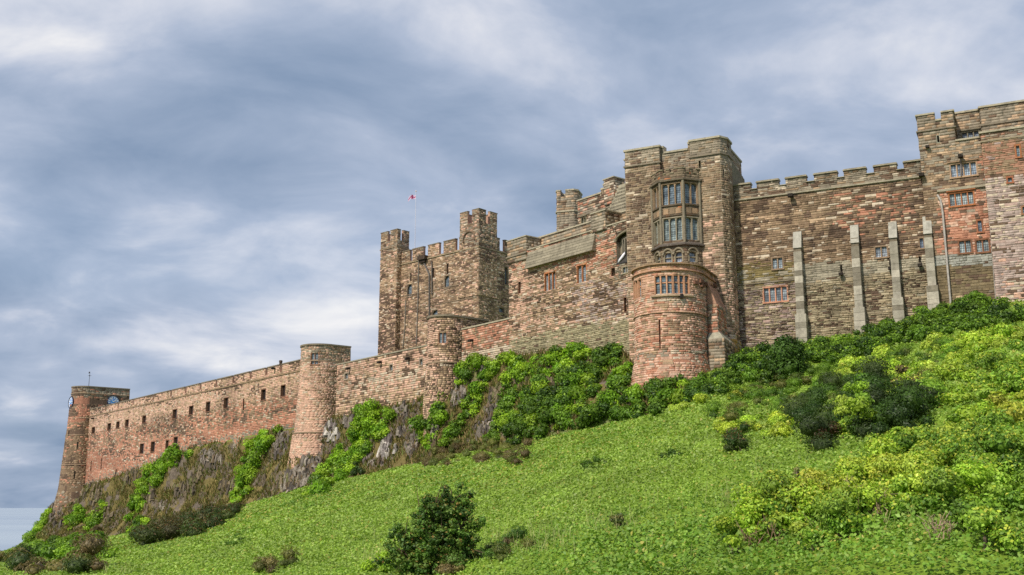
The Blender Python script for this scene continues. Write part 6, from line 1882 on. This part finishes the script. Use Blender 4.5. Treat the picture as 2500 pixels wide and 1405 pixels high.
blanket('climbing_ivy', 'bright ivy climbing the left side of the large gorse bush', 'ivy', None, [(2050, 1045), (2060, 1005), (2110, 975), (2160, 958), (2140, 985), (2120, 1030), (2140, 1070), (2090, 1075)], 0.26, 0.14, BR + BG, 672, lift=2.6, dens=0.9, stems=False)
blanket('gorse_bush', 'brown gorse spur at the lower end of the large gorse bush', 'gorse', None, ellipse(2012, 1088, 66, 46, -0.3), 0.42, 0.13, GO[:2] + [s2l(92, 72, 46)], 673, lift=0.9, dens=1.3, asp=0.33)
blanket('gorse_bush', 'small dark gorse clump alone at the top of the field', 'gorse', None, ellipse(1806, 1092, 72, 52, -0.2), 0.42, 0.12, IV3 + GO[:2], 674, lift=0.9, dens=1.3, asp=0.33, tips=[s2l(116, 84, 52)], tip_amt=0.25)
mid_l = 'leafy shrub on the slope under the gorse'
LST = [(2190, 1085, 110, 50, BG + BR), (2160, 1135, 160, 60, BR + BG), (2270, 1090, 110, 44, BG), (2290, 1130, 120, 40, BG), (2330, 1090, 90, 40, BR), (2130, 1180, 120, 36, BG + YE), (2080, 1060, 60, 30, BG), (2390, 1085, 120, 40, BG), (2470, 1075, 110, 40, BG)]
ORDL = ordinals(LST, 'large gorse bush')
for i, (cx, cy, w, h, pl_) in enumerate(LST):
    blanket('shrub', mid_l + ORDL[i], 'shrub', 'shrubs under the gorse', ellipse(cx, cy, w, h, -0.2), 0.30, 0.125, pl_, 680 + i, lift=0.5, dens=1.0, tips=YE, tip_amt=0.25)
bk_l = 'leafy shrub of the long bank'
LST = [(1800, 1330, 90, 60, BG + BR, .3), (1860, 1290, 110, 70, BR + BG, .4), (1940, 1300, 120, 90, BG + BR, .4), (1950, 1245, 100, 56, BR + YE, .5), (2030, 1240, 110, 80, BR + YE, .5), (2110, 1215, 130, 90, BR + BR + YE, .4), (2080, 1290, 120, 60, BG + BR, .3), (2190, 1190, 120, 80, BR + YE, .5),
                                          (2200, 1255, 120, 80, BR + BG, .3), (2280, 1160, 130, 90, BR + BG, .5), (2370, 1130, 130, 80, BG + BR, .5), (2300, 1230, 130, 80, BG, .2), (2400, 1200, 140, 90, BG + BR, .2), (2480, 1150, 120, 100, BG, .2), (2480, 1240, 110, 90, BG, .1), (2000, 1330, 130, 50, BG, .2), (2430, 1335, 90, 70, BR + BG, .4), (2370, 1290, 110, 40, BG, .15), (2240, 1225, 100, 60, BR + BG, .3), (2340, 1180, 110, 60, BG, .3), (2150, 1160, 90, 50, BR + BG, .5), (2600, 1110, 170, 110, BG, .2), (2620, 1220, 180, 100, BG, .2)]
ORDL = ordinals(LST, 'low end of the bank')
for i, (cx, cy, w, h, pl_, tp) in enumerate(LST):
    blanket('shrub', bk_l + ORDL[i], 'shrub', 'shrubs of the long bank', ellipse(cx, cy, w, h, -0.35), 0.34, 0.115, pl_, 700 + i, lift=1.25, dens=1.3, tips=YE, tip_amt=tp, cover=1.0, core=0.6, ragged=0.4)
# bare twigs in the bank
def twigs(label, cx, cy, w, h, n, seed, tone):
    r = np.random.default_rng(seed); g, _ = ground(cx, cy + h / 2)
    m = g[1] / F; T = thing('bare_branches', label, 'branches', g)
    for k in range(n):
        x = cx + r.uniform(-.5, .5) * w
        b0, _ = ground(x, cy + h * r.uniform(0.2, 0.5))
        if b0 is None or abs(b0[1] - g[1]) > 8: continue
        b0 = b0 + np.array([0, -0.5, 0])
        d = np.array([r.normal(0, 0.4), r.normal(-0.25, 0.2), 1.0]); d /= np.linalg.norm(d)
        L = h * m * r.uniform(0.5, 1.1); mb = MB()
        p1 = b0 + d * L * 0.55 + r.normal(0, 0.06, 3); p2 = b0 + d * L + r.normal(0, 0.14, 3)
        mb.tube([b0, p1, p2], [0.022, 0.015, 0.006], 5, tone)
        for _ in range(3):
            f = r.uniform(0.35, 0.9); a = b0 + (p2 - b0) * f
            mb.tube([a, a + np.array([r.normal(0, 0.25), r.normal(0, 0.15), r.uniform(0.05, 0.35)]) * L * 0.7], [0.010, 0.004], 4, tone)
        mb.build('twig', M_BARK, T)
twigs('pale bare branches showing through the middle of the leafy bank', 2080, 1235, 150, 80, 30, 800, (2.2, 2.1, 1.8))
twigs('brown bare twigs at the lower end of the leafy bank', 1850, 1310, 80, 55, 18, 801, (1.4, 1.2, 1.0))
twigs('pale dry twig tuft on top of the leafy bank', 1990, 1210, 50, 30, 12, 802, (2.4, 2.2, 1.9))
twigs('grey bare stems at the dark hollow in the bank', 2275, 1290, 60, 60, 14, 803, (2.4, 2.3, 2.2))
# tall seeding grass stalks
r = np.random.default_rng(900); V = []; Cs = []
for (x0, x1, y0, y1, n) in [(1180, 1390, 1300, 1350, 190), (1400, 1560, 1275, 1305, 70), (870, 960, 1360, 1395, 90), (1760, 1830, 1215, 1245, 60), (2000, 2300, 1290, 1320, 80), (150, 330, 1395, 1402, 60), (1020, 1120, 1330, 1400, 60), (400, 1900, 1120, 1395, 520)]:
    for k in range(n):
        g, _ = ground(r.uniform(x0, x1), r.uniform(y0, y1))
        if g is None: continue
        h = 0.15 + 0.75 * r.random() ** 2; t = g + np.array([r.normal(0, 0.14) * h * 2, r.normal(0, 0.08), h]); wv = np.array([0.008, 0, 0])
        V += [g - wv, g + wv, t + wv * 0.6, t - wv * 0.6]; Cs.append([s2l(186, 186, 124), s2l(150, 158, 90), s2l(110, 130, 60)][r.integers(0, 3)])
o = mk('grass_stalks', np.array(V), np.arange(len(V)).reshape(-1, 4), M_DRY, None, np.array(Cs))
tag(o, 'thin pale grass stalks standing on the field', 'grass', kind='stuff')
